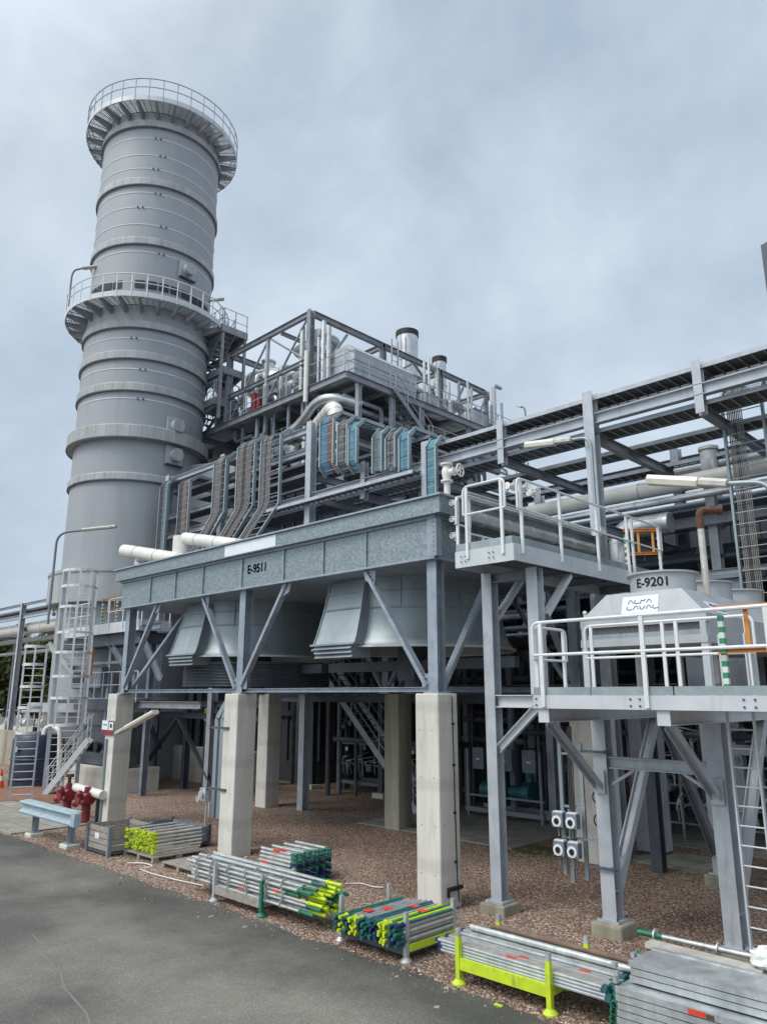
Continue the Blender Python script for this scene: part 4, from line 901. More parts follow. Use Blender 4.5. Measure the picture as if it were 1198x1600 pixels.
# stair tower beside the stack
tw = thing('stair_tower', 'grey steel stair tower hanging between the stack gallery and the boiler house', 'stairs', (-34.6, 22.3, 18))
def landing(z, parent, x0, x1, y0, y1, rails=True, mt=FRAMEP):
    b = MB(); b.box(x0, x1, y0, y1, z-.06, z); b.box(x0-.02, x1+.02, y0-.03, y0, z-.30, z+.12); b.box(x1, x1+.03, y0, y1, z-.30, z+.12); b.prism([(x0, y0+.1, z-.07), (x1, y0+.1, z-.07), (x1, y0+.1, z-.35), (x0, y0+.1, z-.95)], (0, .08, 0)); b.prism([(x0, y1-.1, z-.07), (x1, y1-.1, z-.07), (x1, y1-.1, z-.35), (x0, y1-.1, z-.95)], (0, .08, 0)); L = b.build('landing', mt, parent)
    if rails: b = MB(); railing(b, [(x0, y0, z), (x1, y0, z), (x1, y1, z)], 1.15, 1., .022, .55, ends=False); b.build('handrail', PAINT, L)
landing(24.3, tw, -36.2, -33.6, 21.3, 23.0); landing(21.9, tw, -36.2, -33.8, 21.6, 22.9, False); landing(20.0, tw, -36.3, -34.0, 21.3, 22.9)
def stair(name, p0, p1, wdt, parent, mt=FRAMEP, side=(0, 1, 0), rails=True, railmt=None, n=None):
    p0, p1, s_ = V(p0), V(p1), V(side).normalized()*wdt; n = n or max(4, int(abs(p1.z-p0.z)/.21))
    b = MB(); b.bar(p0, p1, .05, .24); b.bar(p0+s_, p1+s_, .05, .24)
    fl = b.build(name, mt, parent); b = MB()
    for k in range(1, n):
        c = p0.lerp(p1, k/n); d = V((p1.x-p0.x, p1.y-p0.y, 0)).normalized()*.13; b.prism([c-d, c+d, c+d+s_, c-d+s_], (0, 0, .03))
    b.build('treads', GRATE, fl)
    if rails:
        for o_ in (V((0, 0, 0)), s_):
            b = MB(); U3 = V((0, 0, 1.0)); b.tube([p0+o_+U3, p1+o_+U3], .024, 8); b.tube([p0+o_+U3*.5, p1+o_+U3*.5], .02, 8)
            for k in range(4): q = p0.lerp(p1, (k+.2)/3.4 if k < 3 else .97)+o_; b.bar(q, q+U3, .04)
            b.build('handrail', railmt or PAINT, fl)
    return fl
stair('stair_flight', (-36.1, 21.5, 21.9), (-33.9, 21.5, 24.2), .8, tw); stair('stair_flight', (-33.9, 22.1, 20.0), (-36.1, 22.1, 21.9), .8, tw); stair('stair_flight', (-36.2, 21.4, 18.8), (-34.3, 21.4, 20.0), .8, tw)
for x, y in ((-33.7, 21.4), (-33.7, 22.9)): b = MB(); b.bar((x, y, 18.8), (x, y, 24.3), .14); b.build('post', FRAMEP, tw)

# ================================================================== BOILER HOUSE
bh = thing('boiler_house', 'large grey steel framed boiler house with open roof deck behind the stack', 'boiler house', (-32, 29, 0))
CASED = mat('boiler_casing', (.10, .11, .13), (.06, .066, .08), .6, .1, .6, streak=True)  # casing coloured dark to stand for the shade under the deck
b = MB(); b.box(-41, -27.6, 23.6, 37, 0, 17.6)
for k in range(16): x = -40.6+k*.85; b.box(x, x+.1, 23.48, 23.6, 1, 17.2)
for k in range(5): b.box(-41, -27.6, 23.42, 23.48, 3+k*3.2, 3.25+k*3.2)
for k in range(15): y = 23.8+k*.9; b.box(-27.6, -27.48, y, y+.1, 1, 17.2)
b.build('casing', CASED, bh)
b = MB(); b.box(-41, -26.6, 23.8, 37.2, 18.62, 18.7); b.build('roof_deck', GRATE, bh)
b = MB()
for k in range(140): x = -41+k*.121; b.box(x, x+.04, 22.02, 23.8, 18.64, 18.7)
for k in range(116): y = 23.85+k*.115; b.box(-26.58, -24.02, y, y+.04, 18.64, 18.7)
b.build('roof_deck', GRATE, bh)
for args in (((-41, 22, 18.55), (-24, 22, 18.55)), ((-24, 22.02, 18.55), (-24, 37.2, 18.55)), ((-26.6, 22.1, 18.5), (-26.6, 37.2, 18.5))):
    b = MB(); b.ibeam(*args, .36, .2); b.build('edge_beam', FRAMEP, bh)
for y in (23.2, 24.6, 26, 28, 30, 32, 34, 36): b = MB(); b.ibeam((-27.5, y, 18.48), (-24.1, y, 18.48), .28, .16); b.build('floor_beam', FRAMEP, bh)
for x in (-39, -36.5, -34, -31.5, -29): b = MB(); b.ibeam((x, 22.05, 18.45), (x, 24.5, 18.45), .3, .16); b.build('floor_beam', FRAMEP, bh)
b = MB(); railing(b, [(-41, 22, 18.75), (-28.9, 22, 18.75)], 1.1, 1.5, .022, .55); b.build('handrail', PAINT, bh)
b = MB(); railing(b, [(-28.6, 22, 18.75), (-24, 22, 18.75), (-24, 37, 18.75)], 1.1, 1.5, .022, .55); b.build('handrail', PAINT, bh)
ys = (22.1, 27.3, 32.2, 36.8)
for y in ys:
    b = MB(); b.ibeam((-26.8, y, 18.7), (-26.8, y, 22.98), .3, .28, up=(0, 1, 0)); b.build('frame_column', FRAMEP, bh)
    b = MB(); b.ibeam((-33.9, y, 18.7), (-33.9, y, 22.9), .3, .28, up=(0, 1, 0)); b.build('frame_column', FRAMEP, bh)
    b = MB(); b.ibeam((-40.5, y, 22.8), (-26.95, y, 22.8), .30, .2) if y < 23 or y > 36 else b.ibeam((-33.8, y, 22.8), (-26.95, y, 22.8), .30, .2); b.build('roof_beam', FRAMEP, bh)
    if y > 23:
        for s in (-1,): b = MB(); b.chan((-26.9, y, 20.9), (-28.9, y, 22.6), .14, .08); b.build('brace', FRAMEP, bh)
for x in (-26.8, -33.9):
    b = MB(); b.ibeam((x, 22.25, 22.82), (x, 36.6, 22.82), .32, .22); b.build('roof_beam', FRAMEP, bh)
b = MB(); b.ibeam((-29.5, 22.3, 22.75), (-29.5, 36.6, 22.75), .2, .14); b.build('roof_beam', FRAMEP, bh)
b = MB(); b.ibeam((-33.9, 22.15, 20.3), (-27, 22.15, 20.3), .25, .16); b.build('frame_rail', FRAMEP, bh)
for x0, z0, x1, z1, r_ in ((-33.6, 18.9, -30.3, 22.7, .06), (-30.5, 18.9, -27.1, 22.7, .06), (-30.2, 22.6, -27.2, 20.4, .06)):
    b = MB(); b.tube([(x0, 22.15, z0), (x1, 22.15, z1)], r_, 8); b.build('brace_rod', FRAMEP, bh)
b = MB(); b.bar((-30.4, 22.15, 18.8), (-30.4, 22.15, 22.65), .16); b.build('hanger', PAINT, bh)
for y0, y1 in ((22.2, 24.6), (30, 32.1), (32.3, 34.4), (34.7, 36.7)):
    b = MB(); b.bar((-26.8, y0, 19.0 if y0 > 24 else 18.9), (-26.8, y1, 22.5), .12); b.build('brace', FRAMEP, bh)
# posts and lower level
for y, z0 in ((22.9, 16.5), (25.2, 10), (27.4, 16.5), (31.3, 12), (36.5, 10)):
    b = MB(); b.ibeam((-24.1, y, z0), (-24.1, y, 18.4), .22, .22, up=(0, 1, 0)); b.build('column', PAINT, bh)
for args in (((-24, 22.9, 16.4), (-24, 31, 16.4)), ((-32, 22.9, 16.4), (-24.1, 22.9, 16.4)), ((-24, 29, 13.4), (-24, 37, 13.4))):
    b = MB(); b.ibeam(*args, .24, .18); b.build('level_beam', PAINT, bh)
b = MB(); b.box(-27.4, -24.1, 23, 31, 16.3, 16.34); b.build('level_deck', GRATE, bh)
b = MB(); railing(b, [(-30.5, 22.9, 16.5), (-27.6, 22.9, 16.5)], 1.1, .6, .022, .55); b.build('handrail', PAINT, bh)
b = MB(); railing(b, [(-24, 27.8, 16.5), (-24, 37, 16.5)], 1.1, 1.3, .022, .55); b.build('handrail', PAINT, bh)
stair('stair_flight', (-24.6, 25.0, 18.75), (-24.6, 28.0, 16.45), .8, bh, side=(1, 0, 0)); stair('stair_flight', (-24.2, 31.6, 16.45), (-24.2, 28.2, 14.2), .8, bh, side=(-1, 0, 0))
# roof plant: each piece a thing of its own
t = thing('roof_enclosure', 'grey panelled box enclosure on the corner of the boiler house deck', 'enclosure', (-25.6, 24.6, 18.75))
b = MB(); b.box(-27.0, -24.25, 22.75, 27.1, 18.75, 20.15); b.prism([(-27.0, 22.75, 20.16), (-24.25, 22.75, 20.16), (-24.7, 22.75, 20.6), (-27.0, 22.75, 20.6)], (0, 4.35, 0)); b.build('panelling', PAINT, t)
b = MB()
for z in (19.2, 19.65, 20.14): b.box(-27.02, -24.235, 22.735, 27.1, z, z+.025)
islands(b, 'panel_joint', MIDP, t)
t = thing('roof_enclosure', 'low grey panelled box on the deck behind the leftmost roof railing', 'enclosure', (-29, 23.5, 18.75))
b = MB(); b.box(-30.4, -27.4, 22.9, 25.5, 18.75, 19.95); b.build('panelling', MIDP, t)
b = MB()
for x in (-29.7, -29, -28.3): b.box(x, x+.03, 22.885, 22.899, 18.8, 19.95)
islands(b, 'panel_joint', FRAMEP, t)
def vent(label, x, y, z0, z1, r_):
    t = thing('vent_stack', label, 'vent', (x, y, z0), 'vent stacks on the boiler house roof')
    b = MB(); b.cyl((x, y, z0), r_, z1-z0-.35, 32); b.build('pipe', SILV, t)
    b = MB(); b.lathe([(r_+.0, z1-.36), (r_+.05, z1-.36), (r_+.05, z1), (r_-.06, z1), (r_-.08, z1-.6)], (x, y, 0), 32); b.build('rim', BLACK, t)
    b = MB(); b.lathe([(r_+.005, z1-2.2), (r_+.03, z1-2.2), (r_+.03, z1-2.12), (r_+.005, z1-2.12)], (x, y, 0), 32, closed=True); b.build('band', TUBE, t); b = MB(); b.bar((x+r_*.6, y-r_*.9, z0), (x+r_*.6, y-r_*.9, z1-.7), .08); b.build('cable_channel', TUBE, t)
vent('wide silver vent stack with a black rim on the boiler house roof', -31, 33.9, 18.7, 27.55, .72)
vent('narrow silver vent stack with a black rim right of the wide one', -31, 37.2, 18.7, 26.8, .47)
def pipe(label, pts, r_, mt=SILV, rad=.6, group=None, n=14, name='pipe', rings=0):
    b = MB(); b.tube(path(pts, rad, 7), r_, n)
    if not rings: o = b.build(name, mt); tag(o, label, 'pipe', group); return o
    t = thing(name, label, 'pipe', pts[0], group); b.build('jacket', mt, t); b = MB(); P_ = path(pts, rad, 7)
    L = sum((V(q)-V(p)).length for p, q in zip(P_, P_[1:])); k = max(1, int(L/rings)); acc = 0; nxt = L/(k+1)*.7
    for p, q in zip(P_, P_[1:]):
        p, q = V(p), V(q); l_ = (q-p).length
        while acc+l_ > nxt and l_ > 0:
            c = p.lerp(q, (nxt-acc)/l_); d = (q-p).normalized(); b.lathe([(r_-.005, -.02), (r_+.012, -.02), (r_+.012, .02), (r_-.005, .02)], c, n, d, closed=True); nxt += L/(k+1)
        acc += l_
    islands(b, 'clamp_ring', TUBE if mt is not TUBE else MIDP, t); return t
t = thing('steam_drum', 'big rounded silver drum lying on the boiler house roof beside the stair tower', 'drum', (-32.5, 24.6, 20))
b = MB(); b.lathe([(.01, -1.5), (.5, -1.4), (.8, -1.0), (.85, -.6), (.85, .8), (.4, 1.9), (.3, 2.0), (.3, 3.4), (.01, 3.4)], (-32.6, 23.7, 21.2), 28, (1, .1, -.12)); b.build('shell', SILV, t)
b = MB(); b.cyl((-32.4, 23.7, 21.9), .4, .5, 20, r2=.34); b.cyl((-32.4, 23.7, 22.4), .42, .1, 20); b.build('manhole', SILV, t)
pipe('bent silver pipe looping under the top beam of the boiler house', [(-27.9, 23.0, 18.8), (-27.9, 23.0, 21.8), (-29.3, 23.0, 21.8), (-29.3, 26.5, 21.8)], .22, rings=1.2)
pipe('second bent silver pipe crossing the roof frame of the boiler house', [(-27.6, 23.2, 22.4), (-27.6, 24.8, 22.4), (-30.6, 24.8, 21.1), (-32.5, 24.9, 21.0)], .26, rings=1.2)
pipe('thick white elbow pipe turning down in front of the boiler house', [(-27.2, 22.8, 16.75), (-23.75, 21.2, 16.75), (-23.75, 21.2, 12.2)], .37, WPIPE, .9, n=20, rings=.7)
pipe('silver pipe sweeping along under the boiler house deck edge', [(-29.8, 22.3, 16.6), (-27.6, 22.2, 17.0), (-26.2, 22.0, 17.75), (-25.1, 22.0, 17.75), (-24.2, 23.2, 17.4)], .24, SILV, .6, rings=1.)
pipe('long grey pipe running from the stack under the boiler house deck', [(-36.2, 22.4, 14.7), (-29.4, 22.4, 14.9), (-28.5, 22.4, 15.6), (-27.5, 22.4, 16.6)], .2, TUBE, .6, rings=1.6)
pipe('bulky dark duct bend under the boiler house deck', [(-29.6, 22.6, 16.2), (-28.3, 22.6, 16.2), (-27.9, 22.7, 14)], .42, MIDP, .7)
for k, (x, y, h, r_) in enumerate(((-27.6, 22.25, 3.6, .14), (-26.2, 22.45, 3.5, .12), (-25.85, 22.5, 3.1, .12), (-26.5, 22.4, 2.7, .09), (-26.9, 22.5, 3.3, .1))):
    pipe('upright silver riser pipe by the corner column on the boiler house deck', [(x, y, 18.75), (x, y, 18.75+h)], r_, SILV if k % 2 else TUBE, group='upright riser pipes by the corner column', n=10, name='riser_pipe')
for k, (x, y) in enumerate(((-27.3, 22.3), (-26.9, 22.3))):
    pipe('white vertical pipe below the boiler house deck', [(x, y, 13.6), (x, y, 16.9)], .13, WPIPE if k else TUBE, group='white vertical pipes below the deck', name='drop_pipe')
pipe('slim white column pipe against the corner of the roof frame', [(-26.75, 21.85, 17.9), (-26.75, 21.85, 20.6)], .12, WPIPE, name='drop_pipe')
def valve(label, c, axis=(0, 1, 0), s=.16, mt=WPIPE, group=None, wheel=(0, 0, 1)):
    """flanged globe valve with hand wheel"""
    c = V(c); ax = V(axis).normalized(); wx = V(wheel).normalized(); t = thing('valve', label, 'valve', c, group)
    b = MB(); b.lathe([(.01, -s*1.5), (s, -s*1.5), (s, -s*1.25), (s*.55, -s*1.2), (s*.8, -.3*s), (s*.8, .3*s), (s*.55, s*1.2), (s, s*1.25), (s, s*1.5), (.01, s*1.5)], c, 14, ax)
    b.lathe([(s*.6, 0), (s*.5, s*1.2), (s*.7, s*1.25), (s*.7, s*1.5), (s*.12, s*1.55), (s*.12, s*2.6)], c, 12, wx); b.build('body', mt, t)
    b = MB(); ring = [c+wx*s*2.55]; u = wx.cross(V((.3, .5, .81))).normalized(); w_ = wx.cross(u)
    b.tube([c+wx*s*2.5+(u*math.cos(k*.5236)+w_*math.sin(k*.5236))*s for k in range(13)], s*.12, 6)
    for k in (0, 2, 4): b.bar(c+wx*s*2.5+(u*math.cos(k*1.047)+w_*math.sin(k*1.047))*s, c+wx*s*2.5-(u*math.cos(k*1.047)+w_*math.sin(k*1.047))*s, s*.12)
    b.build('hand_wheel', mt, t); return t
random.seed(41)
for k in range(22):
    x = random.uniform(-33, -27.2); y = random.uniform(22.4, 24.5); z = 18.75; mt = random.choice((SILV, TUBE, WPIPE, MIDP, SILV))
    if k % 3 == 0: valve('small valve among the crowded pipework on the boiler house deck', (x, y, z+random.uniform(.4, 1.3)), (1, 0, 0), random.uniform(.12, .2), mt, 'small deck valves')
    else:
        h = random.uniform(.5, 1.7); dx = random.uniform(-1.2, 1.2)
        pipe('short bent pipe in the crowded pipework on the boiler house deck', [(x, y, z), (x, y, z+h), (x+dx, y, z+h), (x+dx, y+1, z+h)], random.uniform(.05, .14), mt, .2, 'short bent deck pipes', 8, 'bent_pipe')
for k in range(26):
    x = random.uniform(-26.3, -24.3); y = random.uniform(27.6, 36.5); mt = random.choice((SILV, TUBE, PAINT, MIDP, TUBE))
    h = random.uniform(.8, 3.4); dy = random.uniform(-1.4, 1.4)
    pipe('thin upright pipe on the right side of the boiler house deck', [(x, y, 18.7), (x, y, 18.7+h), (x, y+dy, 18.7+h)] if k % 2 else [(x, y, 18.7), (x, y, 18.7+h)], random.uniform(.05, .13), mt, .2, 'thin pipes on the right of the deck', 8, 'thin_pipe')
for y in (29.2, 30.6, 35): valve('valve on the right side of the boiler house deck', (-25.2, y, 19.6), (0, 1, 0), .2, TUBE, 'valves on the right of the deck')
t = thing('valve_rack', 'orange framed valve rack behind the corner column of the boiler house', 'valve rack', (-25.9, 23, 18.75))
b = MB()
for x in (-26.3, -25.8): b.bar((x, 22.5, 20.4), (x, 22.5, 21.5), .07)
for z in (20.5, 21.0, 21.45): b.bar((-26.3, 22.5, z), (-25.8, 22.5, z), .06)
b.build('frame', ORANGE, t)
t = thing('gas_cylinder', 'dark red upright cylinder at the left end of the boiler house deck', 'cylinder', (-31.9, 22.6, 18.7))
b = MB(); b.cyl((-31.9, 22.5, 18.7), .2, 1.3, 14); b.cyl((-31.5, 22.5, 18.7), .16, 1.1, 14); b.build('body', RED, t)
pole_lamp('thin curved lamp pole at the far right corner of the boiler house deck', (-24.0, 36.9, 18.7), 2.4, (-.6, .1), head=.3)
b = MB(); b.lathe([(.01, 0), (1.9, 0), (1.9, 3), (1.2, 4), (.01, 4.2)], (-30.4, 27.5, 18.7), 28); tag(b.build('silencer', SILV), 'squat silver silencer drum among the roof pipes', 'silencer')

pipe('fat silver duct lying along the middle of the boiler house roof', [(-29.4, 26.8, 20.6), (-29.4, 33.0, 20.6)], .75, SILV, rings=1.1)
pipe('silver cross duct bending over the boiler house roof', [(-27.4, 29.5, 19), (-27.4, 29.5, 21.3), (-31, 29.5, 21.3)], .34, SILV, .7, rings=.8)
for k, (x, z, r_) in enumerate(((-25.4, 17.75, .17), (-25.9, 17.3, .22), (-26.5, 17.7, .14), (-24.9, 15.6, .14))):
    pipe('grey pipe running back under the right edge of the boiler house deck', [(x, 22.8, z), (x, 36.5, z)], r_, (TUBE, MIDP)[k % 2], group='pipes under the right deck edge', name='process_pipe')
b = MB(); b.box(-27.3, -24.3, 27.6, 37, 13.5, 13.6); tag(b.build('lower_deck', FRAMEP), 'dark lower deck low on the right side of the boiler house', 'deck')
for k, y in enumerate((28.6, 33.2)): 
    t = thing('equipment_box', ('grey equipment box on the right of the boiler deck near the wide vent', 'grey equipment box on the right of the boiler deck near the narrow vent')[k], 'equipment box', (-25.6, y, 18.7)); b = MB(); b.box(-26.2, -25.1, y, y+1.3, 18.72, 20.0+.3*k); b.build('body', PAINT, t); b = MB(); b.box(-26.25, -25.05, y-.05, y+1.35, 20.001+.3*k, 20.06+.3*k); b.build('lid', MIDP, t)
random.seed(123)
for k in range(34):
    y = random.uniform(22.6, 34); z = random.uniform(16.2, 18.2); x = random.uniform(-26.4, -24.2); L_ = random.uniform(1.5, 4)
    pipe('thin grey pipe in the tangle under the right half of the boiler deck', [(x, y, z), (x, y+L_, z), (x, y+L_, z-random.uniform(.6, 2.4))] if k % 2 else [(x-1.5, y, z), (x, y, z), (x, y, z-random.uniform(1, 3))], random.uniform(.05, .13), random.choice((TUBE, SILV, MIDP, PAINT)), .25, 'thin pipes under the right half of the boiler deck', 8, 'thin_pipe')
for k in range(20):
    x = random.uniform(-35, -28.5); z = random.uniform(19, 21.6); L_ = random.uniform(1.2, 3.5); y = random.uniform(22.6, 24.5)
    pipe('silver pipe in the crowded left bay of the boiler house deck', [(x, y, z), (x+L_, y, z), (x+L_, y, 18.75)] if k % 2 else [(x, y, 18.75), (x, y, z), (x+.2, y+2.4, z+.3)], random.uniform(.07, .2), random.choice((SILV, TUBE, SILV, WPIPE, MIDP)), .3, 'silver pipes in the left bay of the boiler deck', 10, 'silver_pipe')
for k in range(14):
    x = random.uniform(-35, -25.5); z = random.uniform(14.8, 18.0); y = random.uniform(22.3, 23.3)
    pipe('grey pipe hanging below the front edge of the boiler deck', [(x, y, 18.4), (x, y, z), (x+random.uniform(-2, 2), y, z)], random.uniform(.06, .16), random.choice((TUBE, MIDP, MIDP, SILV)), .3, 'grey pipes below the front boiler deck edge', 8, 'hanging_pipe')
for k, y in enumerate((24.8, 29.8, 34.5)):
    b = MB(); b.ibeam((-33.7, y, 21.2), (-26.95, y, 21.2), .22, .16); b.build('frame_rail', FRAMEP, bh)
b = MB(); b.ibeam((-26.8, 22.3, 20.95), (-26.8, 36.6, 20.95), .2, .16); b.build('frame_rail', FRAMEP, bh)
for y0, y1 in ((27.5, 29.8), (32, 29.9)):
    b = MB(); b.bar((-26.8, y0, 21.0), (-26.8, y1, 22.6), .12); b.build('brace', FRAMEP, bh)
cl_ = thing('fixed_ladder', 'slim grey ladder against the boiler house frame beside the panelled enclosure', 'ladder', (-26.6, 28, 18.7))
for dy in (0, .5): b = MB(); b.bar((-26.4, 27.6+dy, 18.7), (-26.4, 27.6+dy, 23.2), .06); b.build('stringer', PAINT, cl_)
for q_ in range(14): b = MB(); b.tube([(-26.4, 27.6, 18.95+q_*.3), (-26.4, 28.1, 18.95+q_*.3)], .018, 6); b.build('rung', PAINT, cl_)
# connecting duct between stack and boiler
b = MB(); b.prism([(-35, 20, 11.5), (-32, 21.5, 11.5), (-32, 21.5, 16.0), (-35, 20, 16.0)], (0, 2.5, 0)); tag(b.build('flue_duct', CLAD), 'light grey flue duct joining the stack to the boiler house', 'duct')

# ================================================================== PIPE RACK
pr_ = thing('pipe_rack', 'long grey steel pipe rack running behind the air cooler and rising right', 'pipe rack', (-15, 20, 0))
RY0, RY1 = 18.3, 23.9
for x in (-3.65, -9.75, -15.85, -21.95, -28.05, -32.9):
    tall = x < -18; zt = 14.65 if tall else 12.32
    b = MB(); b.ibeam((x, RY0, 0), (x, RY0, zt), .32, .30, .022, .014, up=(0, 1, 0)); b.build('column', PAINT, pr_)
    if x > -22:
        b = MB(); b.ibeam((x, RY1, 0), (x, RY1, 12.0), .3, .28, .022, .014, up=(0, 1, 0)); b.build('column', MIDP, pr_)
    for z in ((11.03, 8.4) if not tall else (14.4, 12.4, 11.5)):
        b = MB(); b.ibeam((x, RY0+.16, z), (x, (RY1 if x > -24 else 21.9)-.16, z), .28, .2); b.build('cross_beam', FRAMEP if z > 11 else MIDP, pr_)
for x in (-6.7, -12.8, -18.9):
    b = MB(); b.ibeam((x, RY0, 10.88), (x, RY0, 12.3), .22, .22, up=(0, 1, 0)); b.build('stub_post', PAINT, pr_)
    b = MB(); b.ibeam((x, RY0+.1, 10.98), (x, RY1, 10.98), .24, .2); b.build('cross_beam', FRAMEP, pr_)
    b = MB(); b.ibeam((x, RY0+.1, 12.02), (x, RY0+1.2, 12.02), .12, .1); b.build('tray_arm', FRAMEP, pr_)
xs = [-33, -28.05, -21.95, -15.85, -9.75, -3.65, 1]
for xa, xb in zip(xs, xs[1:]):
    b = MB(); b.ibeam((xa+.17, RY0, 11.5), (xb-.17, RY0, 11.5), .30, .22); b.build('long_beam', PAINT, pr_)
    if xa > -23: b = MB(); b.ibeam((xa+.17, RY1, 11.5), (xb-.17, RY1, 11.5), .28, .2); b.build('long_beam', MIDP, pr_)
    if xb < -20:
        b = MB(); b.ibeam((xa+.17, RY0, 14.35), (xb-.17, RY0, 14.35), .26, .2); b.build('long_beam', PAINT, pr_)
        b = MB(); b.ibeam((xa+.17, RY0, 12.45), (xb-.17, RY0, 12.45), .2, .16) if xb < -25 else b.ibeam((xa+.17, RY0+.2, 13.55), (xb-.17, RY0+.2, 13.55), .22, .16); b.build('long_beam', PAINT, pr_)
        b = MB(); b.ibeam((xa, 21.9, 13.6), (xb, 21.9, 13.6), .24, .2); b.build('long_beam', MIDP, pr_)
# lower tier on the right
for x in (-8.05, -1.5, -13.9):
    b = MB(); b.ibeam((x, 22, 0), (x, 22, 10.8), .28, .26, up=(0, 1, 0)); b.build('column', PAINT, pr_)
b = MB(); b.ibeam((-16, 21.7, 8.92), (0, 21.7, 8.92), .3, .2); b.build('long_beam', PAINT, pr_)
b = MB(); b.chan((-13, 21.6, 7.35), (0, 21.6, 7.35), .16, .08); b.build('long_beam', PAINT, pr_)
def tray(label, x0, x1, y0, y1, z, mt=MIDP, rung=FRAMEP, cover=True, step=.3, axis='x', cables=()):
    t = thing('cable_tray', label, 'cable tray', ((x0+x1)/2, (y0+y1)/2, z), 'cable trays along the pipe rack')
    b = MB(); b.box(x0, x1, y0, y0+.03, z, z+.12); b.build('side_rail', mt, t); b = MB(); b.box(x0, x1, y1-.03, y1, z, z+.12); b.build('side_rail', mt, t)
    b = MB(); k = x0+.05
    while k < x1-.05: b.box(k, k+.045, y0+.031, y1-.031, z+.01, z+.035); k += step
    b.build('rungs', rung, t)
    if cover:
        b = MB(); random.seed(int(x0*10+y0*100)); y = y0+.05
        while y < y1-.06: r_ = random.uniform(.016, .034); b.tube([(x0, y+r_, z+.04+r_), ((x0+x1)/2, y+r_+random.uniform(-.01, .01), z+.04+r_), (x1, y+r_, z+.04+r_)], r_, 5); y += 2*r_+.004
        b.build('cables', CABLED, t)
    return t
tray('cable tray along the top front edge of the pipe rack', -15.7, 1, RY0+.02, RY0+.95, 12.1, PAINT)
tray('cable tray slung below the front beam of the pipe rack', -20.5, 1, RY0+.08, RY0+.95, 11.12, MIDP)
tray('middle cable tray crossing the open bays of the pipe rack', -20.5, 1, 20.45, 21.25, 11.12, MIDP)
tray('rear cable tray of the pipe rack above the long white pipe', -20.5, 1, 22.9, 23.75, 11.12, MIDP)
tray('cable tray sitting on the front long beam of the pipe rack', -15.6, 1, RY0+.18, RY0+.8, 11.68, FRAMEP)
tray('upper cable tray at the tall left end of the pipe rack', -33, -21.3, RY0+.3, RY0+1.1, 14.5 if False else 13.72, MIDP)
tray('second upper cable tray at the tall left end of the rack', -33, -22, RY0+1.6, RY0+2.4, 13.72, MIDP)
tray('middle level cable tray in the tall left end of the rack', -33, -16, RY0+.3, RY0+1.3, 12.6, MIDP)
tray('lower level cable tray in the tall left end of the rack', -33, -16, RY0+1.6, RY0+2.9, 11.7, MIDP)
tray('low cable tray behind the cooler top in the pipe rack', -24, -16, RY0-.6, RY0-.1, 11.15, PAINT)
def ladder_run(label, pts, wdt, side, cols, mt=GALVP, n_c=9, rc=.03, cov=1.0, off=0.0):
    """cable ladder: two side rails, rungs and strapped cables following pts"""
    pts = [V(p) for p in pts]; s_ = V(side).normalized(); t = thing('cable_ladder', label, 'cable ladder', pts[-1], 'vertical cable ladders on the rack')
    nr = (pts[1]-pts[0]).normalized().cross(s_)
    for o_ in (0, wdt):
        b = MB()
        for p, q in zip(pts, pts[1:]): b.bar(p+s_*o_, q+s_*o_, .06, .13, up=tuple((q-p).normalized().cross(s_)))
        b.build('side_rail', mt, t)
    b = MB()
    for p, q in zip(pts, pts[1:]):
        k = max(1, int((q-p).length/.3))
        for i in range(k): c = p.lerp(q, (i+.5)/k); b.bar(c, c+s_*wdt, .035, .02)
    islands(b, 'rung', mt, t)
    for i in range(n_c):
        o_ = .05+off+(wdt*cov-.1)*(i+.5)/n_c; rc = min(rc, .40*(wdt*cov-.1)/n_c*random.uniform(.8, 1.1)); m_ = cols[i*len(cols)//n_c]; b = MB()
        P_ = path([p+s_*o_-nr*(-.06) for p in pts], .3, 4); b.tube(P_, rc, 6); b.build('cable', m_, t)
    b = MB()
    for p, q in zip(pts, pts[1:]):
        k = max(1, int((q-p).length/.55))
        for i in range(k): c = p.lerp(q, (i+.3)/k)+nr*(.06+rc); b.bar(c+s_*.05, c+s_*(wdt*cov-.03), .035, .015)
    islands(b, 'cable_strap', BLACK, t); return t
G3 = [CABLE, CABLED, CABLE, CABLE]
fy = 17.75
ladder_run('cable ladder with blue and brown cables hanging in front of the rack column', [(-20.75, fy+1.4, 14.5), (-20.75, fy+.35, 14.5), (-20.75, fy, 14.15), (-20.75, fy, 12.35), (-20.75, fy+.3, 12.05)], .75, (1, 0, 0), [CBLUE, CBLUE, CRED, CRED], n_c=10)
ladder_run('cable ladder of grey cables right of the blue and brown cables', [(-19.75, fy+1.4, 14.1), (-19.75, fy+.35, 14.1), (-19.75, fy, 13.75), (-19.75, fy, 12.2), (-19.75, fy+.3, 11.95)], .5, (1, 0, 0), [CABLE, CABLE, CABLED])
ladder_run('cable ladder of pale blue cables with a white cover cap', [(-19.15, fy+1.4, 13.85), (-19.15, fy+.35, 13.85), (-19.15, fy, 13.5), (-19.15, fy, 12.1), (-19.15, fy+.3, 11.85)], .42, (1, 0, 0), [CCYAN, CCYAN, CBLUE])
ladder_run('far cable ladder of grey blue cables behind the beam', [(-18.1, fy+1.6, 13.3), (-18.1, fy+.5, 13.3), (-18.1, fy+.2, 12.95), (-18.1, fy+.2, 11.6)], .45, (1, 0, 0), [CABLE, CCYAN])
ladder_run('far cable ladder of plain grey cables behind the beam', [(-17.45, fy+1.6, 13.1), (-17.45, fy+.5, 13.1), (-17.45, fy+.2, 12.75), (-17.45, fy+.2, 11.6)], .45, (1, 0, 0), G3)
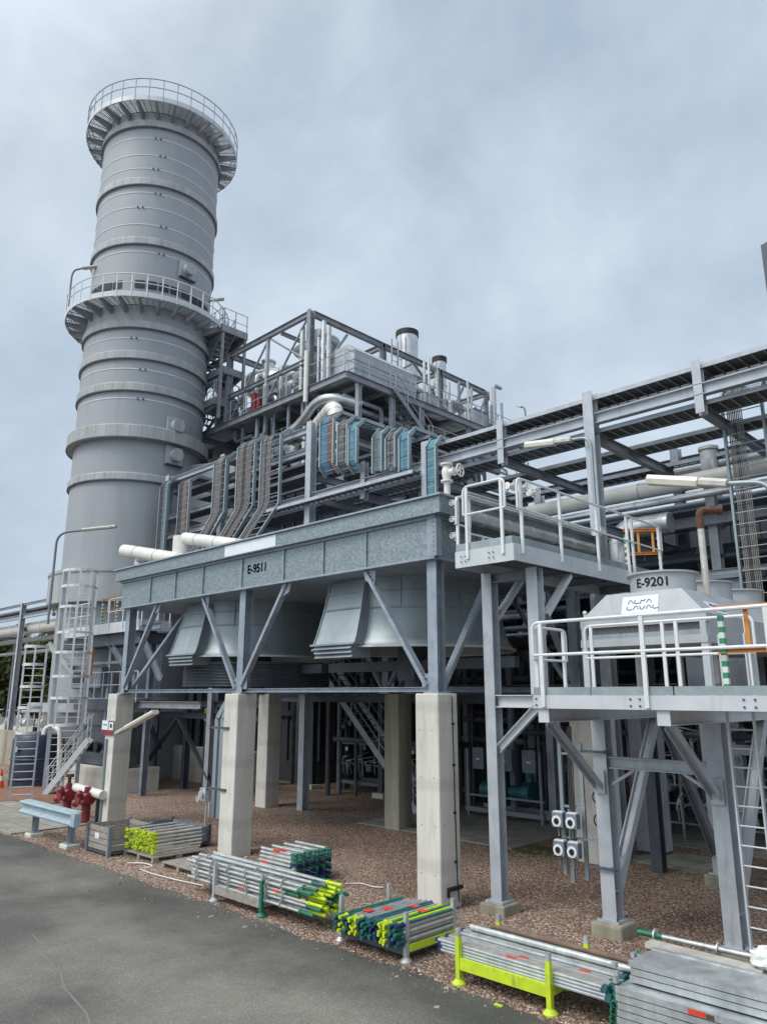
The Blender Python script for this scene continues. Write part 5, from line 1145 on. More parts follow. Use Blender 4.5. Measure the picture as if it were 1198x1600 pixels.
ladder_run('far cable ladder of bright cyan cables with a pale cap', [(-16.8, fy+1.6, 12.95), (-16.8, fy+.5, 12.95), (-16.8, fy+.2, 12.6), (-16.8, fy+.2, 11.4)], .45, (1, 0, 0), [CCYAN, CBLUE, CCYAN])
ladder_run('short cable ladder of pale blue cables beside the rack column above the cooler corner', [(-15.55, fy+1.2, 12.3), (-15.55, fy+.4, 12.3), (-15.55, fy+.15, 11.95), (-15.55, fy+.15, 8.6)], .42, (1, 0, 0), [CCYAN, CCYAN, CCYAN], n_c=6)
ladder_run('wide ladder of thick grey cables bending down left behind the cooler top', [(-26.2, fy+1.8, 14.75), (-26.2, fy+.4, 14.75), (-26.2, fy, 14.4), (-26.2, fy, 11.6), (-28.4, fy-.4, 8.9)], 1.25, (1, 0, 0), G3, n_c=9, rc=.05, cov=.85)
ladder_run('half empty galvanised cable ladder beside the thick grey cables', [(-24.5, fy+1.8, 14.6), (-24.5, fy+.4, 14.6), (-24.5, fy, 14.3), (-24.5, fy, 11.4), (-26.4, fy-.4, 9.2)], 1.3, (1, 0, 0), G3, n_c=6, rc=.05, cov=.55)
ladder_run('ladder of brown grey cables left of the thick grey cables', [(-28.0, fy+1.8, 14.5), (-28.0, fy+.4, 14.5), (-28.0, fy, 14.1), (-28.0, fy, 11.7), (-29.6, fy-.3, 9.6)], .95, (1, 0, 0), [CABLE, CABLE, CABLED], n_c=8, rc=.05, cov=.8)
ladder_run('ladder of grey cables near the left end of the pipe rack', [(-30.9, fy+1.5, 14.0), (-30.9, fy+.4, 14.0), (-30.9, fy, 13.7), (-30.9, fy, 10.4), (-31.4, fy-.2, 9.2)], .9, (1, 0, 0), [CABLED, CABLE, CRED], n_c=8, rc=.05, cov=.85)
ladder_run('last ladder of grey cables at the left end of the pipe rack', [(-32.7, fy+1.2, 14.2), (-32.7, fy+.2, 14.2), (-32.7, fy, 13.9), (-32.7, fy, 9.6)], .7, (1, 0, 0), [CABLED, CABLE, CCYAN], n_c=7, rc=.04)
ladder_run('tall cable ladder of grey cables hanging at the right end of the rack', [(-6.75, 21.2, 12.1), (-6.75, 20.2, 12.1), (-6.75, 19.9, 11.75), (-6.75, 19.9, 5.4)], 1.0, (1, 0, 0), [CABLE, CABLED, CABLE, CABLE], n_c=9, rc=.032, cov=.5, off=.05)
ladder_run('second tall cable ladder of grey cables at the right picture edge', [(-5.55, 21.2, 12.25), (-5.55, 20.2, 12.25), (-5.55, 19.9, 11.9), (-5.55, 19.9, 5.4)], 1.0, (1, 0, 0), G3, n_c=9, rc=.032, cov=.5)
# pipes carried by the rack
pipe('large long white pipe on the lower tier of the pipe rack', [(-20, 21.0, 9.95), (0, 21.0, 9.95)], .24, WPIPE, n=20, rings=1.4)
pipe('silver pipe just below the large long white pipe', [(-20, 20.6, 9.42), (0, 20.6, 9.42)], .11, SILV, rings=1.4)
pipe('long dark pipe under the lower tier of the rack', [(-20, 22.9, 8.0), (0, 22.9, 8.0)], .4, DARKP, rings=1.8)
b = MB(); b.box(-16, 0, 20.9, 23.7, 9.08, 9.12); tag(b.build('tray_floor', DARKP), 'dark flat tray floor under the long white pipe on the rack', 'tray')
b = MB(); b.box(-16, 0, 22.4, 25.5, 7.1, 7.2); tag(b.build('tray_floor', DARKP), 'lower dark tray floor deep in the right part of the rack', 'tray')
pipe('upper silver pipe at the right end of the rack', [(-9.5, 23.2, 11.0), (0, 23.2, 11.0)], .2, SILV, rings=1.4)
for k, (y, z) in enumerate(((22.4, 9.6), (22.8, 9.2), (23.2, 9.7), (22.6, 8.0), (23.1, 7.6), (22.2, 7.9))):
    pipe('grey process pipe deep in the lower tier of the rack', [(-20, y, z), (0, y, z)], (.1, .14, .09, .15, .12, .1)[k], (MIDP, DARKP)[k % 2], group='grey pipes deep in the lower rack tier', name='process_pipe')
b = MB(); b.box(-12.5, 0, 22.3, 23.6, 9.28, 9.33); tag(b.build('tray_cover', PAINT), 'flat grey cover plate along the lower tier of the rack', 'cover plate')
t = thing('storage_vessel', 'light grey upright vessel with a round black cap behind the right end of the rack', 'vessel', (-11.6, 30, 0))
b = MB(); b.cyl((-11.2, 30, 0), .95, 13.2, 32); b.cyl((-11.2, 30, 13.2), .95, .35, 32, r2=.3); b.build('shell', LPAINT, t)
b = MB(); b.cyl((-10.6, 29.25, 12.5), .3, .15, 18, (.6, -.8, .2)); b.build('cap', BLACK, t)
b = MB(); b.cyl((-8.35, 23, 8.9), .26, 2.6, 18); b.cyl((-8.35, 23, 11.4), .3, .1, 18); tag(b.build('vent_pipe', CLADL), 'short upright grey pipe stub behind the right rack column', 'pipe')
t = thing('rusty_elbow_pipe', 'upright cream pipe with a rusty elbow head behind the dry cooler fans', 'pipe', (-5.56, 14.9, 4))
b = MB(); b.tube([(-5.72, 14.9, 4.2), (-5.72, 14.9, 7.25)], .065, 12); b.build('riser', TUBEB, t)
b = MB(); b.tube(path([(-5.72, 14.9, 7.22), (-5.72, 14.9, 7.6), (-5.4, 15.15, 7.6)], .12), .075, 12); b.cyl((-5.42, 15.13, 7.6), .11, .05, 12, (.8, .6, 0)); b.build('elbow', RUST, t)
t = thing('control_panel_box', 'big dark grey boxed unit behind the fan rings of the dry cooler', 'cabinet', (-7, 20.6, 4))
b = MB(); b.box(-8.5, -6.9, 20.2, 21.3, 4, 6.95); b.box(-8.6, -6.8, 20.1, 21.4, 6.951, 7.05); b.build('cabinet', MIDP, t)
# lamps on the rack and on the right
def strip_lamp(label, head0, head1, pole, group='strip lamps on bent tube arms'):
    t = thing('strip_lamp', label, 'lamp', head1, group); h0, h1 = V(head0), V(head1); d = h1-h0
    b = MB(); b.sweep(h0, h0+d*.66, [(-.13, 0), (-.10, -.10), (.10, -.10), (.13, 0), (.10, .08), (-.10, .08)]); b.build('diffuser', LAMPW, t, bevel=.015)
    b = MB(); b.sweep(h0+d*.661, h1, [(-.10, -.06), (.10, -.06), (.11, .02), (.06, .08), (-.06, .08), (-.11, .02)]); b.build('gear_housing', TUBEB, t, bevel=.01)
    b = MB(); b.tube(path([h1-d*.02]+[V(p) for p in pole], .4, 8), .045, 10); b.build('arm', GALVP, t)
strip_lamp('cream strip lamp on a bent tube fixed to the rack column above the white rails', (-11.7, 17.95, 11.15), (-10.2, 17.95, 10.95), [(-9.62, 17.95, 10.9), (-9.62, 17.95, 6.6)])
strip_lamp('cream strip lamp on a thick bent tube at the right above the dry cooler', (-5.85, 13, 7.88), (-4.45, 13, 7.52), [(-3.72, 13, 7.42), (-3.72, 13, 3.95)])
# bundle of thin tubes behind the upper rail, with valves
random.seed(52)
for k in range(6):
    pipe('thin pale tube in the bundle running behind the upper walkway rail', [(-9.55-.09*k, 12.3, 8.2-.03*k), (-9.55-.09*k, 18.2, 8.2-.03*k)], .03, WPIPE if k % 2 else SILV, group='bundle of thin tubes behind the upper walkway', n=8, name='thin_tube')
pipe('fat silver pipe below the tube bundle beside the upper walkway', [(-9.75, 12.4, 7.75), (-9.75, 18, 7.75)], .15, SILV, rings=1.)
valve('pale valve with a hand wheel standing at the cooler corner', (-10.1, 12.3, 8.75), (0, 0, 1), .14, WPIPE, wheel=(1, .1, 0))
pipe('short white pipe stub rising from the cooler corner', [(-10.1, 12.3, 8.1), (-10.1, 12.3, 8.6)], .07, WPIPE)
for k, (x, y, z) in enumerate(((-9.75, 14.2, 8.75), (-9.75, 14.7, 8.8), (-9.75, 15.1, 8.75), (-9.4, 14.5, 7.2), (-9.4, 15.0, 7.2), (-9.45, 17.6, 8.1), (-9.45, 17.6, 7.2))):
    valve('small white valve in the cluster beside the upper walkway', (x, y, z), (0, 1, 0), .085, WPIPE, 'small white valves beside the upper walkway', (1, -.2, .2))
for k, (p) in enumerate((((-9.9, 11.72, 7.55)), ((-9.9, 11.72, 7.9)), ((-9.9, 11.72, 7.2)))):
    valve('small pale flange valve on the cooler end by the walkway corner', (-9.62, 12.0, p[2]), (0, 0, 1), .06, WPIPE, 'small flange valves at the walkway corner', (0, -1, 0))
pipe('silver elbow with a bright bend behind the upper swing gate', [(-10.2, 20.3, 6.8), (-10.2, 20.3, 8.7), (-8.6, 20.3, 8.7)], .3, SILV, .5, rings=.6)
# white pipes lying on the cooler top at the far left
pipe('white capped pipe lying across the left end of the air cooler', [(-29.6, 14.6, 9.9), (-24.6, 14.6, 8.85)], .27, WPIPE, n=20, rings=2.)
pipe('short upright white pipe at the left end of the cooler top', [(-25.5, 14.9, 8.2), (-25.5, 14.9, 9.95)], .36, WPIPE, n=20)
pipe('second white pipe lying along the cooler top', [(-25.3, 14.9, 9.85), (-21.3, 14.9, 9.0)], .24, WPIPE, n=18, rings=1.8)
pipe('small silver elbow under the white capped pipe', [(-28.4, 14.7, 8.6), (-28.4, 14.7, 9.4), (-27.8, 14.7, 9.4)], .22, SILV, .2)
pipe('dark pipe resting across the middle of the cooler top', [(-14.5, 16.5, 8.35), (-14.5, 18.3, 8.35), (-11, 18.3, 8.35)], .14, MIDP, .3)
# lifting frame at the right edge
t = thing('lifting_frame', 'tall grey steel frame rising at the right edge above the rack', 'steel frame', (-6, 24, 0))
for x in (-6.3, -2.8): b = MB(); b.ibeam((x, 24.3, 0), (x, 24.3, 18.3), .26, .24, up=(0, 1, 0)); b.build('column', DARKP, t)
b = MB(); b.ibeam((-6.3, 24.3, 18.2), (-2.8, 24.3, 18.2), .28, .2); b.build('top_beam', DARKP, t)
b = MB(); b.chan((-6.2, 24.3, 17.9), (-4.4, 24.3, 15.8), .16, .1); b.build('brace', FRAMEP, t)

# ================================================================== LEFT SIDE
WV = V((.72, .69, 0))   # direction square to the view towards the left ladders
def cage_ladder(label, c, z0, z1, zc, wdt, rails_w, hoops, mt=LPAINT, rad=.42, face=V((.91, -.41, 0)), nv=5, thick=.06):
    t = thing('cage_ladder', label, 'ladder', c, 'caged access ladders on the left'); c = V(c); s_ = V((-face.y, face.x, 0))
    for k in (-1, 1):
        b = MB(); b.bar(c+s_*k*wdt/2+V((0, 0, z0)), c+s_*k*wdt/2+V((0, 0, z1)), rails_w, .05, up=tuple(face)); b.build('stringer', MATS['grey_steel_paint'], t)
    b = MB(); z = z0+.25
    while z < z1-.9: b.tube([c-s_*wdt/2+V((0, 0, z)), c+s_*wdt/2+V((0, 0, z))], .016, 6); z += .28
    islands(b, 'rung', mt, t)
    ang = [math.pi*(-.08+1.16*i/12) for i in range(13)]
    cp = lambda a, z_: c+s_*(-rad*math.cos(a))*1.05+face*(rad*math.sin(a)*1.5+.03)+V((0, 0, z_))
    for h in hoops:
        b = MB()
        for a0, a1 in zip(ang, ang[1:]): b.bar(cp(a0, h), cp(a1, h), .02, .11)
        b.build('hoop', mt, t)
    for i in range(nv):
        a = math.pi*(i+.5)/nv; b = MB(); b.bar(cp(a, hoops[0]-.04), cp(a, hoops[-1]+.04), thick, .02, up=tuple(face)); b.build('cage_strip', mt, t)
    return t
cage_ladder('big caged ladder rising to the platform at the foot of the stack', (-33.0, 14.3, 0), 0, 9.4, 3, 1.25, .16, [2.75, 3.85, 4.75, 5.75, 6.6, 7.7, 8.6, 9.3], rad=.72, mt=WHITEP, thick=.085)
cage_ladder('small caged ladder at the far left in front of the tank', (-31.4, 12.1, 0), 0, 6.0, 2.3, .78, .07, [2.55, 3.5, 4.3, 5.15, 5.85], rad=.42, nv=3, mt=WHITEP)
ap = thing('access_platform', 'railed platform at the foot of the stack reached by the caged ladder', 'platform', (-31.5, 15.6, 6.9))
b = MB(); b.box(-36.6, -29.2, 15.3, 16.8, 6.86, 6.9); b.build('grating', GRATE, ap)
b = MB(); b.box(-36.6, -29.2, 15.27, 15.3, 6.6, 7.05); b.box(-29.2, -29.17, 15.27, 16.8, 6.6, 7.05); b.build('fascia', LPAINT, ap)
b = MB(); railing(b, [(-36.6, 15.25, 6.95), (-33.4, 15.25, 6.95)], 1.15, .7, .024, .58); b.build('handrail', WHITEP, ap)
b = MB(); railing(b, [(-32.0, 15.25, 6.95), (-29.15, 15.25, 6.95), (-29.15, 16.8, 6.95)], 1.15, 1.4, .024, .58); b.build('handrail', WHITEP, ap)
for x in (-36, -33.2, -29.6):
    b = MB(); b.ibeam((x, 16.2, 0), (x, 16.2, 6.75), .24, .22, up=(0, 1, 0)); b.build('column', MIDP if x > -30 else PAINT, ap)
for x0, x1 in ((-32.6, -29.8), (-29.5, -27.6)): b = MB(); b.chan((x0, 15.6, 6.5), (x1, 15.6, 4.6), .26, .12); b.build('brace', MIDP, ap)
b = MB(); b.ibeam((-36.6, 15.5, 6.7), (-27.8, 15.5, 6.7), .26, .16); b.build('floor_beam', MIDP, ap)
b = MB(); b.ibeam((-34.5, 15.8, 3.6), (-25.0, 15.8, 3.6), .26, .18); b.build('floor_beam', FRAMEP, ap)
b = MB(); b.box(-34.2, -29.5, 15.6, 17, 3.8, 3.85); b.build('grating', GRATE, ap)
b = MB(); b.box(-37.2, -29.6, 15.42, 15.58, 3.35, 3.78); b.build('floor_beam', DARKP, ap)
b = MB(); b.box(-37.2, -29.4, 15.5, 16.7, 6.1, 6.55); b.build('cable_duct', DARKP, ap)  # added dark panel for the shaded recess under the platform, not a duct
b = MB(); b.box(-37.2, -30.2, 15.55, 15.75, 5.3, 5.42); b.build('floor_beam', MIDP, ap)
b = MB(); railing(b, [(-34.2, 15.6, 3.85), (-29.5, 15.6, 3.85)], 1.1, .8, .022, .55); b.build('handrail', PAINT, ap)
stair('stair_flight', (-33.3, 13.95, 0), (-31.9, 14.95, 2.2), .75, ap, mt=LPAINT, side=(.82, -.57, 0), railmt=LPAINT)
gate('orange swing gate at the top of the big caged ladder', (-33.3, 15.6), (-31.9, 15.6), 7.0, (-32.6, 15.6, 7))
t = thing('orange_guard_panel', 'narrow orange guard panel beside the small caged ladder top', 'guard panel', (-33, 14.8, 4.8))
b = MB()
for z in (4.9, 5.4, 5.9): b.bar((-33.2, 14.9, z), (-32.8, 15.1, z), .05)
b.bar((-33.2, 14.9, 4.8), (-33.2, 14.9, 6.0), .06); b.bar((-32.8, 15.1, 4.8), (-32.8, 15.1, 6.0), .06); b.build('panel_frame', ORANGE, t)
pole_lamp('tall bent street lamp standing on the platform at the foot of the stack', (-33.7, 13.35, 7.0), 4.1, (2.5*.714, 2.5*.7), head=1.5)
b = MB(); b.box(-38, -30.8, 15.3, 17.6, 0, .95); tag(b.build('plinth', CONC), 'low concrete plinth in front of the stack foot', 'plinth')
t = thing('burner_skid', 'dark machine bench with black motors at the foot of the stack', 'machine', (-34, 16, .95))
b = MB(); b.box(-37.4, -31, 15.9, 16.6, 1.0, 1.5); b.box(-37.4, -31, 16.0, 16.5, 1.9, 2.6); b.build('bench', DARKP, t)
for k in range(7): b = MB(); b.cyl((-37+k*.9, 15.85, 1.75), .22, .5, 14, (0, 1, 0)); b.build('motor', BLACK, t)
t = thing('duct_box', 'dark grey boxed duct between the two ladder platforms of the stack', 'duct', (-34, 16, 4.2))
b = MB(); b.box(-36.8, -33.2, 15.75, 16.4, 4.3, 5.2); b.build('casing', MIDP, t); b = MB(); b.box(-36.0, -34.9, 15.70, 15.74, 4.5, 5.0); b.build('grille', BLACK, t)
# pipe rack to the left of the stack
lr = thing('pipe_rack', 'grey pipe rack leading off to the left behind the caged ladders', 'pipe rack', (-50, 19, 0))
for x in (-52.0, -61, -70):
    b = MB(); b.ibeam((x, 18.9, 0), (x, 18.9, 9.9), .3, .28, up=(0, 1, 0)); b.build('column', PAINT, lr)
    b = MB(); b.ibeam((x-1.2, 22.4, 0), (x-1.2, 22.4, 9.4), .3, .28, up=(0, 1, 0)); b.build('column', MIDP, lr)
    b = MB(); b.ibeam((x, 19.0, 8.2), (x-1.2, 22.3, 8.2), .26, .2); b.build('cross_beam', MIDP, lr)
b = MB(); b.ibeam((-47.0, 18.9, 8.7), (-47.0, 18.9, 10.0), .2, .2, up=(0, 1, 0)); b.build('stub_post', PAINT, lr)
for z, h in ((9.8, .14), (9.0, .26)): b = MB(); b.ibeam((-90, 18.9, z), (-41.5, 18.9, z), h, .2); b.build('long_beam', PAINT, lr)
tray('cable tray on the left pipe rack beyond the stack', -80, -41.5, 19.1, 20.2, 9.4, MIDP, step=.5)
pipe('fat pale pipe slung under the left pipe rack', [(-90, 19.6, 8.3), (-44, 19.6, 8.3), (-42, 19.6, 7.6)], .38, WPIPE, n=18, rings=2.5)
pipe('thin grey pipe under the left pipe rack', [(-90, 20.6, 7.7), (-42, 20.6, 7.7)], .16, TUBE)
pipe('second thin pipe low on the left pipe rack', [(-90, 21.0, 6.9), (-52, 21.0, 6.9)], .12, TUBE)
b = MB(); b.ibeam((-37.3, 14.9, 6.4), (-35, 16.6, 3.6), .22, .2); tag(b.build('steel_strut', LPAINT), 'slanted light grey strut below the foot platform of the stack', 'strut')
# tank, cone, wall, far objects
t = thing('water_tank', 'dark blue plastic tank with ribs behind the small caged ladder', 'tank', (-36.5, 14.6, 0))
b = MB(); b.lathe([(.01, 0), (1.05, 0), (1.05, .25), (1.1, .3), (1.05, .35), (1.05, 1.1), (1.1, 1.15), (1.05, 1.2), (1.05, 2.0), (.9, 2.2), (.01, 2.3)], (-36.6, 14.6, 0), 32)
b.build('shell', mat('tank_navy', (.025, .04, .075), (.015, .022, .045), .45, 0, 3.), t)
b = MB(); b.tube(path([(-36.0, 14.6, 2.2), (-36.0, 14.7, 2.6), (-35.2, 15.0, 2.5), (-35.1, 15.1, .3)], .4), .11, 12); b.build('drain_pipe', WPIPE, t)
b = MB(); b.box(-36.4, -36.1, 13.5, 13.56, 1.5, 1.72); b.build('note', PANELW, t)
t = thing('traffic_cone', 'orange traffic cone with a white band at the left edge', 'traffic cone', (-36.3, 13.0, 0))
b = MB(); b.lathe([(.01, .03), (.17, .03), (.12, .32), (.085, .52), (.03, .8), (.02, .8)], (-36.3, 13.05, 0), 20); b.box(-36.53, -36.07, 12.82, 13.28, 0, .035); b.build('body', mat('cone_orange', (.75, .12, .03), None, .5), t)
b = MB(); b.lathe([(.123, .32), (.09, .52)], (-36.3, 13.05, 0), 20); b.build('white_band', PANELW, t)
b = MB(); b.box(-62, -40, 17.6, 17.9, 0, 1.9); tag(b.build('low_wall', CONCD), 'low pale concrete wall beyond the left caged ladders', 'wall')
b = MB(); b.box(-36.5, -27.8, 20.4, 20.8, 0, 1.55); tag(b.build('low_wall', CONC), 'low concrete wall behind the dark braces under the cooler', 'wall')
t = thing('yard_building', 'pale low building far off behind the left pipe rack', 'building', (-85, 40, 0))
b = MB(); b.box(-110, -78, 34, 46, 0, 3.0); b.build('wall', CONC, t); b = MB(); b.box(-110.5, -77.5, 33.5, 46.5, 3.001, 3.3); b.build('roof', MIDP, t)
for k in range(12): b = MB(); b.box(-108+k*2.5, -107+k*2.5, 33.97, 34.01, 1.0, 2.0); b.build('window', DARKP, t)
# trees
def tree(label, x, y, h, r_, seed):
    random.seed(seed); t = thing('tree', label, 'tree', (x, y, 0), 'trees beyond the left pipe rack')
    b = MB(); b.tube([(x, y, 0), (x+.1, y, h*.3), (x, y+.1, h*.65)], .28, 8, r2=.1)
    for k in range(6): a = k*1.1; b.tube([(x, y, h*(.28+.05*k)), (x+r_*.6*math.cos(a), y+r_*.6*math.sin(a), h*(.5+.06*k))], .09, 6, r2=.03)
    b.build('trunk', BARK, t)
    b = MB(); cl = []
    for k in range(40):
        a = random.uniform(0, 6.28); q = random.random()**.5; zz = random.uniform(.3, .95); rr = r_*math.sin(math.pi*min(1, .15+zz*.8))**.6
        cl.append((x+rr*q*math.cos(a), y+rr*q*math.sin(a), h*zz, r_*random.uniform(.22, .4)))
    for cx, cy_, cz, cr_ in cl:
        for _ in range(170):
            d = V((random.gauss(0, 1), random.gauss(0, 1), random.gauss(0, .8))).normalized()*cr_*random.random()**.4; p = V((cx, cy_, cz))+d
            u = V((random.gauss(0, 1), random.gauss(0, 1), random.gauss(0, 1))).normalized(); w_ = u.cross(V((random.random(), random.random(), 1))).normalized(); s_ = random.uniform(.16, .34)
            o = len(b.v); b.v += [p-u*s_, p+w_*s_*.6, p+u*s_, p-w_*s_*.6]; b.face((o, o+1, o+2, o+3))
    b.build('crown', LEAF, t)
for k, (x, y, h, r_, lb) in enumerate(((-66, 31.2, 9.5, 3.6, 'broad green tree beyond the small caged ladder'), (-74, 25.2, 9.2, 3.6, 'dark green tree at the left picture edge'), (-60, 30.5, 7.6, 3.0, 'green tree between the left rack columns and the stack'), (-72, 28.4, 9.6, 3.8, 'tall green tree far behind the left rack'), (-80, 33, 10, 4, 'large tree behind the broad green tree'), (-84, 28, 10, 4, 'green tree showing beside the stack base'))):
    tree(lb, x, y, h, r_, 100+k)
for k in range(5):
    x = -58+k*2.6; valve('far pale valve standing beyond the low wall', (x, 20.2, 2.2), (1, 0, 0), .3, WPIPE, 'far valves beyond the low wall')
t = thing('parked_trailer', 'white machine with a small red light beyond the small ladder', 'machine', (-50, 22, 0))
b = MB(); b.box(-52, -48.5, 20.8, 22.6, .6, 2.6); b.build('body', LPAINT, t); b = MB()
for x in (-51.4, -49.2): b.cyl((x, 20.75, .5), .45, .25, 18, (0, 1, 0))
b.build('wheel', BLACK, t); b = MB(); b.box(-49.2, -48.8, 20.77, 20.799, 2.0, 2.35); b.build('light', RED, t)

# ================================================================== UNDER AND BEHIND THE COOLER
t = thing('plant_building', 'dark blue grey clad plant hall wall behind the pillars', 'building', (-18, 30, 0))
CL2 = mat('hall_cladding', (.03, .037, .05), (.02, .025, .035), .6, .05, .5, streak=True)  # gloom behind the pillars is put into this dark cladding colour
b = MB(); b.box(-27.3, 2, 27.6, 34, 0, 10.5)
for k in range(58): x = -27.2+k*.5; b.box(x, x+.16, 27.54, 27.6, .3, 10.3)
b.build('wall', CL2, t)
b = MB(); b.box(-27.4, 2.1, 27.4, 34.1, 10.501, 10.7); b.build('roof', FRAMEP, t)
for x in (-17.5, -12.0): b = MB(); b.box(x, x+1.3, 27.50, 27.535, 0.03, 2.3); b.build('door', DARKP, t)
# beams over the inner yard, with deck and plates added to keep it dim
t = thing('pipe_bridge', 'dark grey beams and added shading plates above the inner yard', 'pipe bridge', (-18, 23, 6))
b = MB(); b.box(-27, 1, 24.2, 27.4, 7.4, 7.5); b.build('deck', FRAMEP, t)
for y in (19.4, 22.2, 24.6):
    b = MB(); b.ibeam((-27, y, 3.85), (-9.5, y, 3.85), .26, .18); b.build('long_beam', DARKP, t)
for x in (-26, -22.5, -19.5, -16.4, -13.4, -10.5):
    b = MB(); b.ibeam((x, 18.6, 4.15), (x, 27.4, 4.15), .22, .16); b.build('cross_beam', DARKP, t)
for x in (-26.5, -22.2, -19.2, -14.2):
    b = MB(); b.ibeam((x, 22.6, 0), (x, 22.6, 7.4), .28, .26, up=(0, 1, 0)); b.build('column', DARKP, t)  # columns coloured dark to stand for the shade in the yard
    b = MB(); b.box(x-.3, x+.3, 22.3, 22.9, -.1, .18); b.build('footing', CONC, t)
b = MB(); b.box(-27, -9.5, 21.8, 27.4, 4.27, 4.31); b.build('shading_plate', FRAMEP, t)  # these overhead plates are added to block light from the yard
b = MB(); b.box(-27, -9.6, 18.7, 24.1, 5.6, 5.65); b.build('shading_plate', DARKP, t)
b = MB(); b.box(-9.4, 0.5, 20.2, 27.4, 5.3, 5.35); b.build('shading_plate', DARKP, t)
# braced dark frame under the left half
t = thing('braced_frame', 'dark steel frame with crossed braces behind the left pillars', 'steel frame', (-30, 18.3, 0))
for x in (-33.2, -30.4, -27.6): b = MB(); b.ibeam((x, 18.6, 0), (x, 18.6, 3.6), .26, .24, up=(0, 1, 0)); b.build('column', DARKP, t)
for z in (3.1, 3.6): b = MB(); b.ibeam((-34, 18.4, z), (-24, 18.4, z), .24, .18); b.build('beam', DARKP, t)
for x0, z0, x1, z1 in ((-33.6, .4, -30.5, 3.0), (-30.6, 3.0, -27.6, .3), (-27.4, .3, -24.6, 3.0), (-33.4, 3.0, -32.0, 1.6)):
    b = MB(); b.chan((x0, 18.2, z0), (x1, 18.2, z1), .18, .1, up=(0, 1, 0)); b.build('brace', DARKP, t)
# galvanised duct with a switch beside pillar two
t = thing('cable_duct', 'bent galvanised cable duct standing left of the pillar with strap brackets', 'cable duct', (-18.6, 12.3, 0))
b = MB()
for dx in (0, .28):
    for p, q in (((-18.55+dx, 12.3, .75), (-18.55+dx, 12.3, 3.35)), ((-18.55+dx, 12.3, 3.35), (-18.0+dx*.6, 12.3, 3.95))): b.bar(p, q, .07, .16, up=(1, 0, 0))
b.box(-18.5, -18.3, 12.33, 12.36, .75, 3.35); b.build('channel', GALVP, t)
b = MB(); b.box(-18.95, -18.68, 12.1, 12.3, 1.15, 1.5); b.cyl((-18.8, 12.1, 1.35), .09, .08, 14, (0, -1, 0)); b.cyl((-19.0, 12.15, 1.2), .08, .08, 14, (0, -1, 0)); b.build('isolator', TUBE, t, bevel=.015)
b = MB(); b.tube([(-18.75, 12.2, 1.15), (-18.75, 12.2, .1)], .02, 8); b.tube([(-18.6, 12.2, 1.15), (-18.6, 12.2, .75)], .02, 8); b.build('conduit', TUBE, t)
# yard staircase
ysn = thing('yard_staircase', 'steep grey staircase descending behind the stained pillar', 'stairs', (-19, 20, 0))
stair('stair_flight', (-23.3, 20.2, 4.95), (-18.2, 20.2, .1), .95, ysn, mt=PAINT, railmt=PAINT)
# instrument skid with gauges
sk = thing('instrument_skid', 'dark instrument skid with gauges and tangled tubing behind the pillars', 'instrument skid', (-22.6, 23, 0))
b = MB(); b.bar((-25.5, 23.3, .35), (-18.9, 23.3, .35), .14); b.bar((-25.5, 24.5, .35), (-18.9, 24.5, .35), .14)
for x in (-25.4, -23, -20.8, -19): b.bar((x, 23.3, 0), (x, 23.3, 2.0), .09); b.bar((x, 23.3, .35), (x, 24.5, .35), .1)
b.bar((-25.5, 23.3, 1.95), (-18.9, 23.3, 1.95), .1); b.bar((-25.5, 23.3, 1.1), (-18.9, 23.3, 1.1), .07); b.build('frame', MIDP, sk)
b = MB(); random.seed(61)
for k in range(26):
    x = -25.2+k*.24; z0 = random.uniform(.5, .9); z1 = random.uniform(1.0, 1.7)
    b.tube(path([(x, 23.25, z0), (x, 23.2, z1), (x+random.uniform(-.4, .4), 23.2, z1), (x+.2, 23.6, z1+.1)], .08, 3), .022, 6)
islands(b, 'tubing', TUBE, sk)
for k in range(11):
    x = -24.9+k*.55; b = MB(); b.cyl((x, 23.2, 1.72+.04*(k % 3)), .11, .06, 16, (0, -1, 0)); gg = b.build('gauge', BLACK, sk); b = MB(); b.cyl((x, 23.139, 1.72+.04*(k % 3)), .085, .005, 16, (0, -1, 0)); b.build('dial', (PANELW, ORANGE, MIDP, PANELW)[k % 4], gg)
for k in range(9): x = -24.8+k*.66; b = MB(); b.lathe([(.01, 0), (.1, .02), (.12, .15), (.08, .3), (.02, .32)], (x, 23.15, .85), 12); b.build('filter_pot', MIDP, sk)
# second skid right, green pump, boxes
pk = thing('pump_skid', 'dark green pump skid under two grey control boxes', 'pump', (-16, 22, 0))
b = MB(); b.bar((-17.0, 21.4, .25), (-13.9, 21.4, .25), .14); b.bar((-17.0, 22.4, .25), (-13.9, 22.4, .25), .14); b.bar((-17, 21.4, .7), (-13.9, 21.4, .7), .06)
for x in (-16.9, -15.4, -14): b.bar((x, 21.4, 0), (x, 21.4, 2.2), .08)
b.build('frame', FRAMEP, pk)
b = MB(); b.cyl((-16.6, 21.9, .85), .32, 1.0, 20, (1, 0, 0)); b.cyl((-15.5, 21.9, .85), .22, .5, 18, (1, 0, 0)); b.cyl((-14.9, 21.9, .85), .38, .3, 22, (1, 0, 0)); b.cyl((-14.75, 21.9, .9), .14, .7, 14); b.build('pump_body', TEAL, pk)
for x, wd in ((-16.6, .45), (-15.75, .75), (-14.6, .5)):
    b = MB(); b.box(x, x+wd, 21.28, 21.36, 1.55, 2.25); cb = b.build('control_box', MIDP, pk, bevel=.01); b = MB(); b.box(x+wd*.35, x+wd*.65, 21.272, 21.279, 1.85, 1.9); b.build('name_strip', PANELW, cb)
t = thing('fire_extinguisher', 'big red wheeled fire extinguisher by the dark hall wall', 'fire extinguisher', (-13.5, 25.8, 0))
